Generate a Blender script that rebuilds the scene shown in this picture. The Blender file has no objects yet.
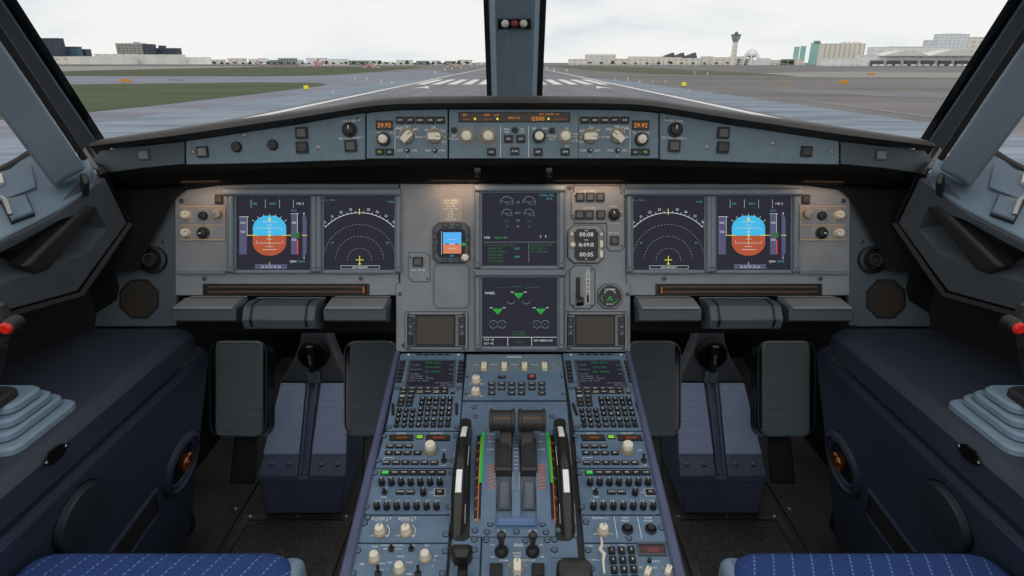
SKY = 1.0
import bpy, math, random
from mathutils import Vector, Matrix
random.seed(7)
C = bpy.context.scene.collection
PI = math.pi
# ------------------------------------------------------------------ camera model
FOC = 600.0; CX = 512.5; CY = 288.0; HZ = 62.5
H = 1.18                                   # eye above cockpit floor
EYE = Vector((0, 0, H))
TH = math.atan((CY - HZ) / FOC)
RT = Vector((1, 0, 0)); FW = Vector((0, math.cos(TH), -math.sin(TH))); UP = Vector((0, math.sin(TH), math.cos(TH)))
cam = bpy.data.cameras.new('camera'); co = bpy.data.objects.new('camera', cam); C.objects.link(co)
co.location = EYE; co.rotation_euler = (PI / 2 - TH, 0, 0)
cam.sensor_width = 36; cam.lens = FOC / 1024 * 36; cam.shift_x = -0.5 / 1024
cam.clip_start = 0.02; cam.clip_end = 9000
bpy.context.scene.camera = co
vs = bpy.context.scene.view_settings
vs.view_transform = 'Standard'; vs.look = 'None'; vs.gamma = 1; vs.use_curve_mapping = False; vs.exposure = 0

def ray(x, y): return FW + RT * ((x - CX) / FOC) + UP * ((CY - y) / FOC)
def W(x, y, d): return EYE + ray(x, y) * d
def WZ(x, y, z):
    r = ray(x, y); return EYE + r * ((z - H) / r.z)
def WY(x, y, Y):
    r = ray(x, y); return EYE + r * (Y / r.y)

class Frame:
    def __init__(s, O, u, v):
        s.O = Vector(O); s.u = Vector(u).normalized(); v = Vector(v)
        s.v = (v - s.u * v.dot(s.u)).normalized(); s.n = s.u.cross(s.v)
    def px(s, x, y):
        r = ray(x, y); t = (s.O - EYE).dot(s.n) / r.dot(s.n)
        p = EYE + r * t - s.O
        return (p.dot(s.u), p.dot(s.v))
    def poly(s, pts): return [s.px(*p) for p in pts]
    def rect(s, x0, y0, x1, y1): return [s.px(x0, y1), s.px(x1, y1), s.px(x1, y0), s.px(x0, y0)]
    def matrix(s):
        m = Matrix.Identity(4)
        for i in range(3): m[i][0] = s.u[i]; m[i][1] = s.v[i]; m[i][2] = s.n[i]; m[i][3] = s.O[i]
        return m
    def mirror(s):
        f = Frame.__new__(Frame); k = lambda a: Vector((-a.x, a.y, a.z))
        f.O = k(s.O); f.u = -k(s.u); f.v = k(s.v); f.n = k(s.n); return f
    @staticmethod
    def three(a, b, c): return Frame(a, b - a, c - a)
WORLD = Frame((0, 0, 0), (1, 0, 0), (0, 1, 0))

# ------------------------------------------------------------------ materials
def lin(c):
    o = []
    for v in c:
        v = v / 255.0
        o.append(v / 12.92 if v <= 0.04045 else ((v + 0.055) / 1.055) ** 2.4)
    return o
MATS = {}
def mat(name, rgb, rough=.5, metal=0, var=.08, vscale=40, bump=0.0, bscale=300, emit=None, es=1.0, spec=.5):
    m = bpy.data.materials.new(name); m.use_nodes = True
    nt = m.node_tree; b = nt.nodes['Principled BSDF']; c = lin(rgb)
    b.inputs['Roughness'].default_value = rough; b.inputs['Metallic'].default_value = metal
    b.inputs['Specular IOR Level'].default_value = spec
    if var > 0:
        tc = nt.nodes.new('ShaderNodeTexCoord'); n = nt.nodes.new('ShaderNodeTexNoise')
        n.inputs['Scale'].default_value = vscale; n.inputs['Detail'].default_value = 5
        nt.links.new(tc.outputs['Object'], n.inputs['Vector'])
        r = nt.nodes.new('ShaderNodeValToRGB')
        r.color_ramp.elements[0].position = .3; r.color_ramp.elements[1].position = .7
        r.color_ramp.elements[0].color = [max(0, v * (1 - var * 2)) for v in c] + [1]
        r.color_ramp.elements[1].color = [v * (1 + var * 2) for v in c] + [1]
        nt.links.new(n.outputs['Fac'], r.inputs['Fac']); nt.links.new(r.outputs['Color'], b.inputs['Base Color'])
    else:
        b.inputs['Base Color'].default_value = c + [1]
    if bump > 0:
        tc = nt.nodes.new('ShaderNodeTexCoord'); n2 = nt.nodes.new('ShaderNodeTexNoise'); n2.inputs['Scale'].default_value = bscale
        nt.links.new(tc.outputs['Object'], n2.inputs['Vector'])
        bp = nt.nodes.new('ShaderNodeBump'); bp.inputs['Strength'].default_value = bump; bp.inputs['Distance'].default_value = .002
        nt.links.new(n2.outputs['Fac'], bp.inputs['Height']); nt.links.new(bp.outputs['Normal'], b.inputs['Normal'])
    if emit:
        b.inputs['Emission Color'].default_value = lin(emit) + [1]; b.inputs['Emission Strength'].default_value = es
    MATS[name] = m; return m
exec_mats = True
mat('panel_blue', (104, 124, 136), .45, var=.05, bump=.15)
mat('panel_grey', (130, 134, 138), .5, var=.06, vscale=18, bump=.15)
mat('panel_cool', (106, 117, 126), .5, var=.06, vscale=18, bump=.1)
mat('bar_blue', (92, 120, 162), .4, var=.03)
mat('dark_body', (72, 78, 86), .5, var=.06)
mat('pedestal_blue', (94, 118, 142), .45, var=.06, bump=.1)
mat('rim_violet', (80, 86, 116), .5, var=.08, vscale=12)
mat('rail', (110, 122, 131), .4, var=.03)
mat('black', (16, 17, 19), .5, var=0)
mat('black_gloss', (14, 14, 16), .2, var=0)
mat('seal', (24, 22, 20), .6, var=.1)
mat('rubber', (36, 37, 40), .7, var=.1, bump=.2)
mat('brow', (42, 39, 36), .6, var=.1, bump=.3, bscale=200)
mat('key_cap', (52, 54, 56), .5, var=0)
mat('key_frame', (24, 25, 28), .5, var=0)
mat('blank_cap', (126, 128, 126), .5, var=.04)
mat('cream', (230, 221, 202), .45, var=.04)
mat('cream_shade', (150, 140, 118), .5, var=.04)
mat('knob_black', (26, 27, 29), .45, var=0)
mat('knob_grey', (150, 145, 134), .45, var=.03)
mat('white_paint', (248, 248, 244), .6, var=0)
mat('orange_paint', (222, 120, 56), .6, var=0)
mat('amber_line', (216, 176, 120), .6, var=0)
mat('green_paint', (10, 170, 54), .5, var=0, emit=(10, 200, 60), es=.2)
mat('metal', (150, 150, 150), .3, metal=1, var=.05)
mat('steel_dark', (86, 88, 90), .4, metal=.6, var=.08)
mat('bronze', (150, 96, 62), .35, metal=.8, var=.08)
mat('rod_brown', (78, 56, 44), .4, var=.08)
mat('post_blue', (112, 126, 138), .5, var=.05, vscale=8, bump=.08)
mat('post_dark', (72, 82, 92), .5, var=.05, vscale=8)
mat('side_grey', (74, 80, 87), .6, var=.06, vscale=8, bump=.15)
mat('sill_blue', (100, 118, 134), .5, var=.05, vscale=6, bump=.08)
mat('console_navy', (44, 50, 64), .55, var=.06, vscale=6, bump=.15)
mat('disc_grey', (46, 53, 63), .5, var=.05, vscale=6)
mat('wall_navy', (46, 57, 78), .6, var=.08, vscale=6, bump=.15)
mat('plate_blue', (74, 84, 91), .5, var=.05, vscale=8)
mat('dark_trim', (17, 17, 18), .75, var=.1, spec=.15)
mat('bellows', (120, 142, 160), .5, var=.03)
mat('post_pale', (128, 148, 164), .5, var=.05, vscale=8)
mat('pedal', (82, 96, 104), .5, var=.06)
mat('ramp', (104, 122, 146), .45, var=.06, vscale=10)
mat('ramp_body', (74, 82, 108), .5, var=.06, vscale=10)
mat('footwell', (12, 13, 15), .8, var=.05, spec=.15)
mat('floor_dark', (40, 37, 35), .6, var=.35, vscale=7, bump=.3, bscale=60)
mat('floor_metal', (58, 54, 50), .5, metal=.3, var=.3, vscale=9)
mat('handle_dark', (36, 32, 30), .5, var=.1, bump=.2)
mat('lever_dark', (50, 48, 45), .4, var=.06)
mat('lever_black', (34, 34, 34), .35, var=.04)
mat('wheel_black', (36, 36, 34), .26, var=.05)
mat('groove', (96, 104, 116), .5, var=.06)
mat('red', (200, 30, 26), .35, var=0, emit=(200, 30, 26), es=.15)
mat('red_dull', (125, 48, 42), .5, var=0)
mat('lamp_white', (210, 205, 195), .3, var=0)
mat('screen', (8, 8, 10), .25, var=0, emit=(34, 35, 47), es=1, spec=.12)
mat('screen_brown', (30, 24, 18), .3, var=0, emit=(32, 26, 20), es=.6)
mat('lcd_brown', (26, 18, 12), .3, var=0, emit=(36, 22, 12), es=.8)
mat('lcd_red', (36, 14, 18), .3, var=0, emit=(52, 22, 30), es=.8)
for n, c, s in [('e_white', (205, 210, 215), 1), ('e_dim', (120, 124, 135), 1), ('e_green', (20, 150, 50), 1), ('e_dgreen', (20, 96, 36), 1), ('e_lime', (130, 196, 44), 1),
                ('e_cyan', (60, 150, 165), 1), ('e_amber', (226, 132, 40), 1), ('e_yellow', (225, 215, 60), 1), ('e_red', (230, 60, 50), 1),
                ('e_sky', (48, 178, 226), 1), ('e_ground', (168, 72, 34), 1), ('e_tape', (72, 72, 106), 1), ('e_isky', (70, 170, 235), 1), ('e_iground', (205, 120, 84), 1), ('e_dimred', (150, 70, 70), 1), ('e_damber', (168, 84, 40), 1)]:
    mat(n, (0, 0, 0), .4, var=0, emit=c, es=s)

def ribbed(name, rgb, scale, axis, rough=.5):
    m = mat(name, rgb, rough, var=0); nt = m.node_tree; b = nt.nodes['Principled BSDF']
    tc = nt.nodes.new('ShaderNodeTexCoord'); w = nt.nodes.new('ShaderNodeTexWave')
    w.bands_direction = axis; w.inputs['Scale'].default_value = scale
    nt.links.new(tc.outputs['Object'], w.inputs['Vector'])
    bp = nt.nodes.new('ShaderNodeBump'); bp.inputs['Strength'].default_value = .6; bp.inputs['Distance'].default_value = .003
    nt.links.new(w.outputs['Fac'], bp.inputs['Height']); nt.links.new(bp.outputs['Normal'], b.inputs['Normal'])
ribbed('ramp_ribbed', (132, 148, 182), 55, 'Y')
ribbed('pedal_ribbed', (94, 108, 116), 55, 'Y')

def fabric():
    m = mat('seat_blue', (40, 76, 150), .9, var=0); nt = m.node_tree; b = nt.nodes['Principled BSDF']
    tc = nt.nodes.new('ShaderNodeTexCoord'); mp = nt.nodes.new('ShaderNodeMapping'); mp.inputs['Rotation'].default_value = (0, 0, .35)
    nt.links.new(tc.outputs['Object'], mp.inputs['Vector'])
    sep = nt.nodes.new('ShaderNodeSeparateXYZ'); nt.links.new(mp.outputs[0], sep.inputs[0])
    def math_(op, a, bb):
        n = nt.nodes.new('ShaderNodeMath'); n.operation = op
        for i, q in enumerate((a, bb)):
            if isinstance(q, (int, float)): n.inputs[i].default_value = q
            elif q is not None: nt.links.new(q, n.inputs[i])
        return n.outputs[0]
    ln = math_('LESS_THAN', math_('FRACT', math_('MULTIPLY', sep.outputs['X'], 38), None), .09)
    ds = math_('LESS_THAN', math_('FRACT', math_('MULTIPLY', sep.outputs['Y'], 130), None), .6)
    st = math_('MULTIPLY', ln, ds)
    nz = nt.nodes.new('ShaderNodeTexNoise'); nz.inputs['Scale'].default_value = 500; nt.links.new(tc.outputs['Object'], nz.inputs['Vector'])
    r = nt.nodes.new('ShaderNodeValToRGB'); r.color_ramp.elements[0].color = lin((22, 46, 98)) + [1]; r.color_ramp.elements[1].color = lin((44, 76, 140)) + [1]
    r.color_ramp.elements[0].position = .35; r.color_ramp.elements[1].position = .65
    nt.links.new(nz.outputs['Fac'], r.inputs[0])
    mx = nt.nodes.new('ShaderNodeMix'); mx.data_type = 'RGBA'
    nt.links.new(st, mx.inputs[0]); nt.links.new(r.outputs[0], mx.inputs[6]); mx.inputs[7].default_value = lin((98, 130, 180)) + [1]
    nt.links.new(mx.outputs[2], b.inputs['Base Color'])
fabric()

def grille():
    m = mat('grille', (60, 50, 40), .6, var=0); nt = m.node_tree; b = nt.nodes['Principled BSDF']
    tc = nt.nodes.new('ShaderNodeTexCoord'); v = nt.nodes.new('ShaderNodeTexVoronoi'); v.inputs['Scale'].default_value = 330; v.inputs['Randomness'].default_value = .3
    nt.links.new(tc.outputs['Object'], v.inputs['Vector'])
    r = nt.nodes.new('ShaderNodeValToRGB'); r.color_ramp.elements[0].color = lin((10, 10, 10)) + [1]; r.color_ramp.elements[1].color = lin((84, 72, 58)) + [1]
    r.color_ramp.elements[0].position = .42; r.color_ramp.elements[1].position = .62
    nt.links.new(v.outputs['Distance'], r.inputs[0]); nt.links.new(r.outputs[0], b.inputs['Base Color'])
grille()

def carpet():
    m = mat('mat_woven', (52, 50, 50), .9, var=0); nt = m.node_tree; b = nt.nodes['Principled BSDF']
    tc = nt.nodes.new('ShaderNodeTexCoord'); w = nt.nodes.new('ShaderNodeTexWave'); w.inputs['Scale'].default_value = 40; w.bands_direction = 'Y'
    w.inputs['Distortion'].default_value = 6; w.inputs['Detail Scale'].default_value = 8
    nt.links.new(tc.outputs['Object'], w.inputs['Vector'])
    r = nt.nodes.new('ShaderNodeValToRGB'); r.color_ramp.elements[0].color = lin((24, 24, 26)) + [1]; r.color_ramp.elements[1].color = lin((84, 82, 82)) + [1]
    nt.links.new(w.outputs['Fac'], r.inputs[0]); nt.links.new(r.outputs[0], b.inputs['Base Color'])
carpet()

def glass():
    m = bpy.data.materials.new('glass'); m.use_nodes = True; nt = m.node_tree; nt.nodes.clear()
    o = nt.nodes.new('ShaderNodeOutputMaterial'); t = nt.nodes.new('ShaderNodeBsdfTransparent'); g = nt.nodes.new('ShaderNodeBsdfGlossy')
    g.inputs['Roughness'].default_value = .02; t.inputs[0].default_value = (.98, .985, .985, 1)
    mx = nt.nodes.new('ShaderNodeMixShader'); mx.inputs[0].default_value = .02; nt.links.new(t.outputs[0], mx.inputs[1]); nt.links.new(g.outputs[0], mx.inputs[2]); nt.links.new(mx.outputs[0], o.inputs[0])
    MATS['glass'] = m
glass()

def windows_mat(name, wall, pane, sx, sz, frac=.55):
    """building wall with a procedural grid of windows"""
    m = mat(name, wall, .7, var=0); nt = m.node_tree; b = nt.nodes['Principled BSDF']
    tc = nt.nodes.new('ShaderNodeTexCoord'); sep = nt.nodes.new('ShaderNodeSeparateXYZ'); nt.links.new(tc.outputs['Object'], sep.inputs[0])
    outs = []
    for ax, sc in (('X', sx), ('Z', sz)):
        a = nt.nodes.new('ShaderNodeMath'); a.operation = 'MULTIPLY'; a.inputs[1].default_value = 1.0 / sc; nt.links.new(sep.outputs[ax], a.inputs[0])
        f = nt.nodes.new('ShaderNodeMath'); f.operation = 'FRACT'; nt.links.new(a.outputs[0], f.inputs[0])
        l = nt.nodes.new('ShaderNodeMath'); l.operation = 'LESS_THAN'; l.inputs[1].default_value = frac; nt.links.new(f.outputs[0], l.inputs[0]); outs.append(l.outputs[0])
    mu = nt.nodes.new('ShaderNodeMath'); mu.operation = 'MULTIPLY'; nt.links.new(outs[0], mu.inputs[0]); nt.links.new(outs[1], mu.inputs[1])
    mx = nt.nodes.new('ShaderNodeMix'); mx.data_type = 'RGBA'; nt.links.new(mu.outputs[0], mx.inputs[0])
    mx.inputs[6].default_value = lin(wall) + [1]; mx.inputs[7].default_value = lin(pane) + [1]; nt.links.new(mx.outputs[2], b.inputs['Base Color'])
# ------------------------------------------------------------------ glyphs
GL = {}
def glyphs():
    chars = 'ABCDEFGHIJKLMNOPQRSTUVWXYZ0123456789.:-/+<>[]°*%abcdefgo'
    tmp = []
    for ch in chars:
        cu = bpy.data.curves.new('g', 'FONT'); cu.body = ch; cu.resolution_u = 2; cu.size = 1
        o = bpy.data.objects.new('g', cu); C.objects.link(o); tmp.append((ch, o, cu))
    bpy.context.view_layer.update()
    dg = bpy.context.evaluated_depsgraph_get()
    for ch, o, cu in tmp:
        me = bpy.data.meshes.new_from_object(o.evaluated_get(dg))
        vs_ = [(v.co.x, v.co.y) for v in me.vertices]; fs = [tuple(p.vertices) for p in me.polygons]
        x0 = min([v[0] for v in vs_] or [0]); x1 = max([v[0] for v in vs_] or [.3])
        GL[ch] = ([(v[0] - x0, v[1]) for v in vs_], fs, x1 - x0)
        bpy.data.objects.remove(o); bpy.data.curves.remove(cu); bpy.data.meshes.remove(me)
glyphs()
# ------------------------------------------------------------------ polygon helpers
def rect(x, y, w, h): return [(x - w / 2, y - h / 2), (x + w / 2, y - h / 2), (x + w / 2, y + h / 2), (x - w / 2, y + h / 2)]
def circ(x, y, r, n=20, a0=0): return [(x + r * math.cos(a0 + 2 * PI * i / n), y + r * math.sin(a0 + 2 * PI * i / n)) for i in range(n)]
def area(p): return sum(p[i][0] * p[(i + 1) % len(p)][1] - p[(i + 1) % len(p)][0] * p[i][1] for i in range(len(p))) / 2
def ccw(p): return p if area(p) > 0 else list(reversed(p))
def inset(p, d):
    p = ccw(p); n = len(p); out = []
    for i in range(n):
        a = Vector(p[i - 1]); b = Vector(p[i]); c = Vector(p[(i + 1) % n])
        e1 = (b - a).normalized(); e2 = (c - b).normalized()
        n1 = Vector((-e1.y, e1.x)); n2 = Vector((-e2.y, e2.x)); m = n1 + n2
        if m.length < 1e-6: m = n1
        m.normalize(); k = d / max(.3, m.dot(n1)); q = b + m * k; out.append((q.x, q.y))
    return out
def rnd(p, r, n=4):
    p = ccw(p); out = []; N = len(p)
    for i in range(N):
        a = Vector(p[i - 1]); b = Vector(p[i]); c = Vector(p[(i + 1) % N])
        rr = min(r, (a - b).length * .48, (c - b).length * .48)
        s = b + (a - b).normalized() * rr; e = b + (c - b).normalized() * rr
        for k in range(n + 1):
            t = k / n; q = s * (1 - t) ** 2 + b * 2 * t * (1 - t) + e * t * t; out.append((q.x, q.y))
    return out
def cut(p, r): return rnd(p, r, 1)

class MB:
    def __init__(s, m='black', mir=False): s.v = []; s.f = []; s.m = []; s.cur = m; s.mir = mir
    def mat(s, m): s.cur = m; return s
    def raw(s, vs_, fs):
        o = len(s.v); s.v += [tuple(v) for v in vs_]
        for f in fs: s.f.append([i + o for i in f]); s.m.append(s.cur)
        return s
    def flat(s, p, z): return s.raw([(a, b, z) for a, b in p], [list(range(len(p)))])
    def loft(s, rings, cap0=True, cap1=True, close=True):
        n = len(rings[0]); vs_ = [v for r in rings for v in r]; fs = []
        for k in range(len(rings) - 1):
            for i in range(n if close else n - 1):
                j = (i + 1) % n; fs.append([k * n + i, k * n + j, (k + 1) * n + j, (k + 1) * n + i])
        if cap0: fs.append(list(reversed(range(n))))
        if cap1: fs.append([(len(rings) - 1) * n + i for i in range(n)])
        return s.raw(vs_, fs)
    def prism(s, p, z0, z1, ch=0):
        p = ccw(p); R = [[(a, b, z0) for a, b in p]]
        if ch > 0: R.append([(a, b, z1 - ch) for a, b in p]); R.append([(a, b, z1) for a, b in inset(p, ch)])
        else: R.append([(a, b, z1) for a, b in p])
        return s.loft(R)
    def ring(s, po, pi, z0, z1, ch=0, zi=None):
        po = ccw(po); pi = ccw(pi)
        zi = z0 if zi is None else zi
        R = [[(a, b, z0) for a, b in po], [(a, b, z1 - ch) for a, b in po]]
        if ch: R.append([(a, b, z1) for a, b in inset(po, ch)])
        R += [[(a, b, z1) for a, b in pi], [(a, b, zi) for a, b in pi]]
        return s.loft(R, False, False)
    def box(s, x0, y0, z0, x1, y1, z1, ch=0): return s.prism([(x0, y0), (x1, y0), (x1, y1), (x0, y1)], z0, z1, ch)
    def lathe(s, x, y, prof, n=24, flute=0, fl=None):
        R = []
        for r, z in prof:
            R.append([(x + r * (1 - (flute if (i % 2 and fl and fl[0] <= z <= fl[1]) else 0)) * math.cos(2 * PI * i / n), y + r * (1 - (flute if (i % 2 and fl and fl[0] <= z <= fl[1]) else 0)) * math.sin(2 * PI * i / n), z) for i in range(n)])
        return s.loft(R)
    def tube(s, pts, r, n=10, caps=True, sq=None):
        pts = [Vector(p) for p in pts]; R = []; up = Vector((0, 0, 1))
        for i, p in enumerate(pts):
            t = (pts[min(i + 1, len(pts) - 1)] - pts[max(i - 1, 0)]).normalized()
            u_ = up if abs(t.dot(up)) < .95 else Vector((0, 1, 0))
            a = t.cross(u_).normalized(); b = a.cross(t)
            rr = r[i] if isinstance(r, (list, tuple)) else r
            if sq: R.append([p + a * (sx * rr) + b * (sy * rr * sq) for sx, sy in ((1, -.7), (1, .7), (.7, 1), (-.7, 1), (-1, .7), (-1, -.7), (-.7, -1), (.7, -1))])
            else: R.append([p + a * rr * math.cos(2 * PI * k / n) + b * rr * math.sin(2 * PI * k / n) for k in range(n)])
        return s.loft(R, caps, caps)
    def line(s, p, q, w, z):
        p = Vector(p); q = Vector(q); d = (q - p)
        if d.length < 1e-9: return s
        n_ = Vector((-d.y, d.x)).normalized() * w / 2
        return s.raw([(p.x - n_.x, p.y - n_.y, z), (q.x - n_.x, q.y - n_.y, z), (q.x + n_.x, q.y + n_.y, z), (p.x + n_.x, p.y + n_.y, z)], [[0, 1, 2, 3]])
    def pline(s, pts, w, z, close=False):
        for i in range(len(pts) - (0 if close else 1)): s.line(pts[i], pts[(i + 1) % len(pts)], w, z)
        return s
    def arc(s, x, y, r, a0, a1, w, z, n=24, dash=False):
        for i in range(n):
            if dash and i % 2: continue
            t0 = math.radians(a0 + (a1 - a0) * i / n); t1 = math.radians(a0 + (a1 - a0) * (i + 1) / n)
            s.line((x + r * math.cos(t0), y + r * math.sin(t0)), (x + r * math.cos(t1), y + r * math.sin(t1)), w, z)
        return s
    def text(s, t, x, y, size, z, align='c', rot=0, sxy=1.0):
        adv = []; w = 0
        for ch in t:
            g = GL.get(ch); a = (g[2] + .1) if g else .35; adv.append(a); w += a
        w = (w - .1) * size * sxy; ox = {'c': -w / 2, 'l': 0, 'r': -w}[align]
        cr, sr = math.cos(rot), math.sin(rot); k = -1 if s.mir else 1
        for ch, a in zip(t, adv):
            g = GL.get(ch)
            if g and g[1]:
                vs_ = []
                for gx, gy in g[0]:
                    lx = (ox + gx * size * sxy) ; ly = (gy - .35) * size
                    rx, ry = lx * cr - ly * sr, lx * sr + ly * cr
                    vs_.append((x + k * rx, y + ry, z))
                s.raw(vs_, g[1])
            ox += a * size * sxy
        return s
    def mesh(s, name, off=(0, 0, 0), mir=False, smooth=35):
        me = bpy.data.meshes.new(name); k = -1 if mir else 1
        me.from_pydata([((v[0] - off[0]) * k, v[1] - off[1], v[2] - off[2]) for v in s.v], [], [list(reversed(f)) if mir else f for f in s.f])
        names = []
        for m in s.m:
            if m not in names: names.append(m)
        for m in names: me.materials.append(MATS[m])
        ix = {m: i for i, m in enumerate(names)}
        me.polygons.foreach_set('material_index', [ix[m] for m in s.m])
        me.polygons.foreach_set('use_smooth', [smooth > 0] * len(me.polygons))
        if smooth > 0: me.set_sharp_from_angle(angle=math.radians(smooth))
        me.update(); return me

CACHE = {}
class T:
    """a top-level thing: an Empty with its parts, or one mesh"""
    def __init__(s, name, label, cat, frame=WORLD, org=(0, 0, 0), group=None, mir=False, kind=None, solo=None, bevel=0):
        s.fr = frame; s.mir = mir; s.org = Vector(org if len(org) == 3 else (org[0], org[1], 0)); s.loc = {}
        f = frame.mirror() if mir else frame
        o2 = Vector((-s.org.x if mir else s.org.x, s.org.y, s.org.z))
        data = solo.mesh(name, s.org, mir) if solo else None
        s.o = bpy.data.objects.new(name, data); C.objects.link(s.o)
        s.o.matrix_world = f.matrix() @ Matrix.Translation(o2)
        if frame is WORLD:
            s.o.matrix_world = Matrix.Translation(o2)
        if kind != 'structure':
            s.o['label'] = label; s.o['category'] = cat
        if kind: s.o['kind'] = kind
        if group: s.o['group'] = group
        s.loc[s.o] = s.org.copy()
        if bevel: bev(s.o, bevel)
    def mb(s, m='black'): return MB(m, s.mir)
    def add(s, name, mb, parent=None, label=None, at=None, key=None, bevel=0, kind=None):
        p = parent or s.o; L = Vector(at if at is not None else s.loc[p])
        if len(L) == 2: L = Vector((L[0], L[1], 0))
        off = (0, 0, 0) if key or at is not None else L
        if key:
            key = (key, s.mir)
            if key not in CACHE: CACHE[key] = (mb() if callable(mb) else mb).mesh(name, off, s.mir)
            me = CACHE[key]
        else: me = mb.mesh(name, off, s.mir)
        o = bpy.data.objects.new(name, me); C.objects.link(o); o.parent = p
        d = L - s.loc[p]; o.location = (-d.x if s.mir else d.x, d.y, d.z)
        s.loc[o] = L
        if label: o['label'] = label
        if kind: o['kind'] = kind
        if bevel: bev(o, bevel)
        return o
def bev(o, w, seg=3):
    m = o.modifiers.new('bevel', 'BEVEL'); m.width = w; m.segments = seg; m.limit_method = 'ANGLE'; m.angle_limit = math.radians(30)
    return m
def struct(name, mb, bevel=0, mir=False, frame=WORLD):
    return T(name, None, None, frame, kind='structure', solo=mb, bevel=bevel, mir=mir)
def hexa(a, b):
    """a solid between two matching rings of world points"""
    return None
# ------------------------------------------------------------------ reusable controls (meshes are in a local space, z outwards)
def knob_mb(r, h, m='cream', base=None, skirt=None, ptr=True, n=24, ang=90):
    b = MB(m)
    if skirt: b.mat(skirt).lathe(0, 0, [(r * 1.35, 0), (r * 1.35, .0015), (r * 1.2, .0022)], 24)
    if base: b.mat(base).lathe(0, 0, [(r * 1.3, .001), (r * 1.3, h * .45), (r * 1.2, h * .5)], 20)
    b.mat(m).lathe(0, 0, [(r * 1.02, .001), (r, h * .15), (r * .92, h * .85), (r * .84, h * .95), (r * .7, h), (0.0001, h)], n, .09, (h * .1, h * .92))
    if ptr:
        a = math.radians(ang); c = (math.cos(a), math.sin(a))
        b.mat('black' if m != 'knob_black' else 'white_paint').line((c[0] * r * .1, c[1] * r * .1), (c[0] * r * .72, c[1] * r * .72), r * .16, h + .0003)
    return b
def bar_knob_mb(r, h, ang, m='cream', skirt='cream_shade'):
    b = MB(skirt); b.lathe(0, 0, [(r, 0), (r, h * .35), (r * .9, h * .45), (.0001, h * .45)], 24, .06, (h * .05, h * .4))
    a = math.radians(ang); c, s_ = math.cos(a), math.sin(a)
    P = [(-r * .95, -r * .5), (r * .7, -r * .56), (r * 1.0, -r * .3), (r * 1.0, r * .3), (r * .7, r * .56), (-r * .95, r * .5)]
    b.mat(m).prism([(x * c - y * s_, x * s_ + y * c) for x, y in P], h * .3, h, r * .08)
    b.mat('black').line((r * .3 * c, r * .3 * s_), (r * .95 * c, r * .95 * s_), r * .1, h + .0003)
    return b
def key_mb(w, h, d=.004, cap='key_cap', frame='key_frame', txt=None, tm='white_paint', ts=None, mir=False):
    b = MB(frame, mir); b.ring(rnd(rect(0, 0, w, h), w * .06, 2), rnd(rect(0, 0, w * .82, h * .8), w * .05, 2), 0, d * .7, 0, d * .2)
    b.mat(cap).prism(rnd(rect(0, 0, w * .76, h * .73), w * .06, 2), 0, d, d * .15)
    if txt: b.mat(tm).text(txt, 0, 0, ts or h * .45, d + .0002)
    return b
def screw_mb(r, m='steel_dark'):
    return MB(m).lathe(0, 0, [(r, 0), (r, r * .35), (r * .7, r * .5), (.0001, r * .5)], 12).mat('black').line((-r * .6, 0), (r * .6, 0), r * .25, r * .55)
def screws(t, pts, r=.0028, name='screw', z=0, m='steel_dark'):
    for p in pts:
        a = t.fr.px(*p); t.add(name, lambda: screw_mb(r, m), at=(a[0], a[1], z), key=('screw', r, m))
# ================================================================== planes the cockpit is laid out on
DM = 1.31; K = DM / FOC
M = Frame(EYE + FW * DM, RT, UP)                              # main instrument panel, leaning away at the top
PD = ray(CX, -109).normalized()
P0 = Frame(W(CX, 352, 1.305), RT, PD)                          # pedestal top, rising forward
class Shift:
    """the pedestal plane moved sideways or down, still read with the base unit's coordinates"""
    def __init__(s, base, du, dv=0, dn=0): s.b = base; s.u = base.u; s.v = base.v; s.n = base.n; s.O = base.O + base.u * du + base.v * dv + base.n * dn
    def px(s, x, y): return s.b.px(x, y)
    def poly(s, pts): return s.b.poly(pts)
    def rect(s, *a): return s.b.rect(*a)
    matrix = Frame.matrix
    def mirror(s):
        f = Shift.__new__(Shift); k = lambda a: Vector((-a.x, a.y, a.z)); f.b = s.b
        f.O = k(s.O); f.u = -k(s.u); f.v = k(s.v); f.n = k(s.n); return f
P = Shift(P0, 0, 0, -.0042)
GT = math.radians(12)
G = Frame(W(CX, 134, 1.20), RT, (0, math.sin(GT), math.cos(GT)))   # glareshield face, centre
wa = W(365.5, 159, 1.20)
g0 = G.px(365.5, 159); wa = G.O + G.u * g0[0] + G.v * g0[1]
g1 = G.px(365.5, 110); wb = G.O + G.u * g1[0] + G.v * g1[1]
we = W(97, 172, 1.235)
GW = Frame(wa, wa - we, wb - wa)                              # glareshield face, outer wing (left; right is its mirror)
def GP(fr, x, y, z=0):
    a, b = fr.px(x, y); return fr.O + fr.u * a + fr.v * b + fr.n * z
def side(mir): return 'right' if mir else 'left'
def xs(mir): return 'first officer' if mir else 'captain'

# ================================================================== the setting: floor, footwell, shell
b = MB('floor_dark'); b.box(-1.3, -.6, -.05, 1.3, 2.5, 0); struct('floor', b)
b = MB('footwell'); b.box(-1.3, 2.3, 0, 1.3, 2.35, .74); struct('wall_front', b)

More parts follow.
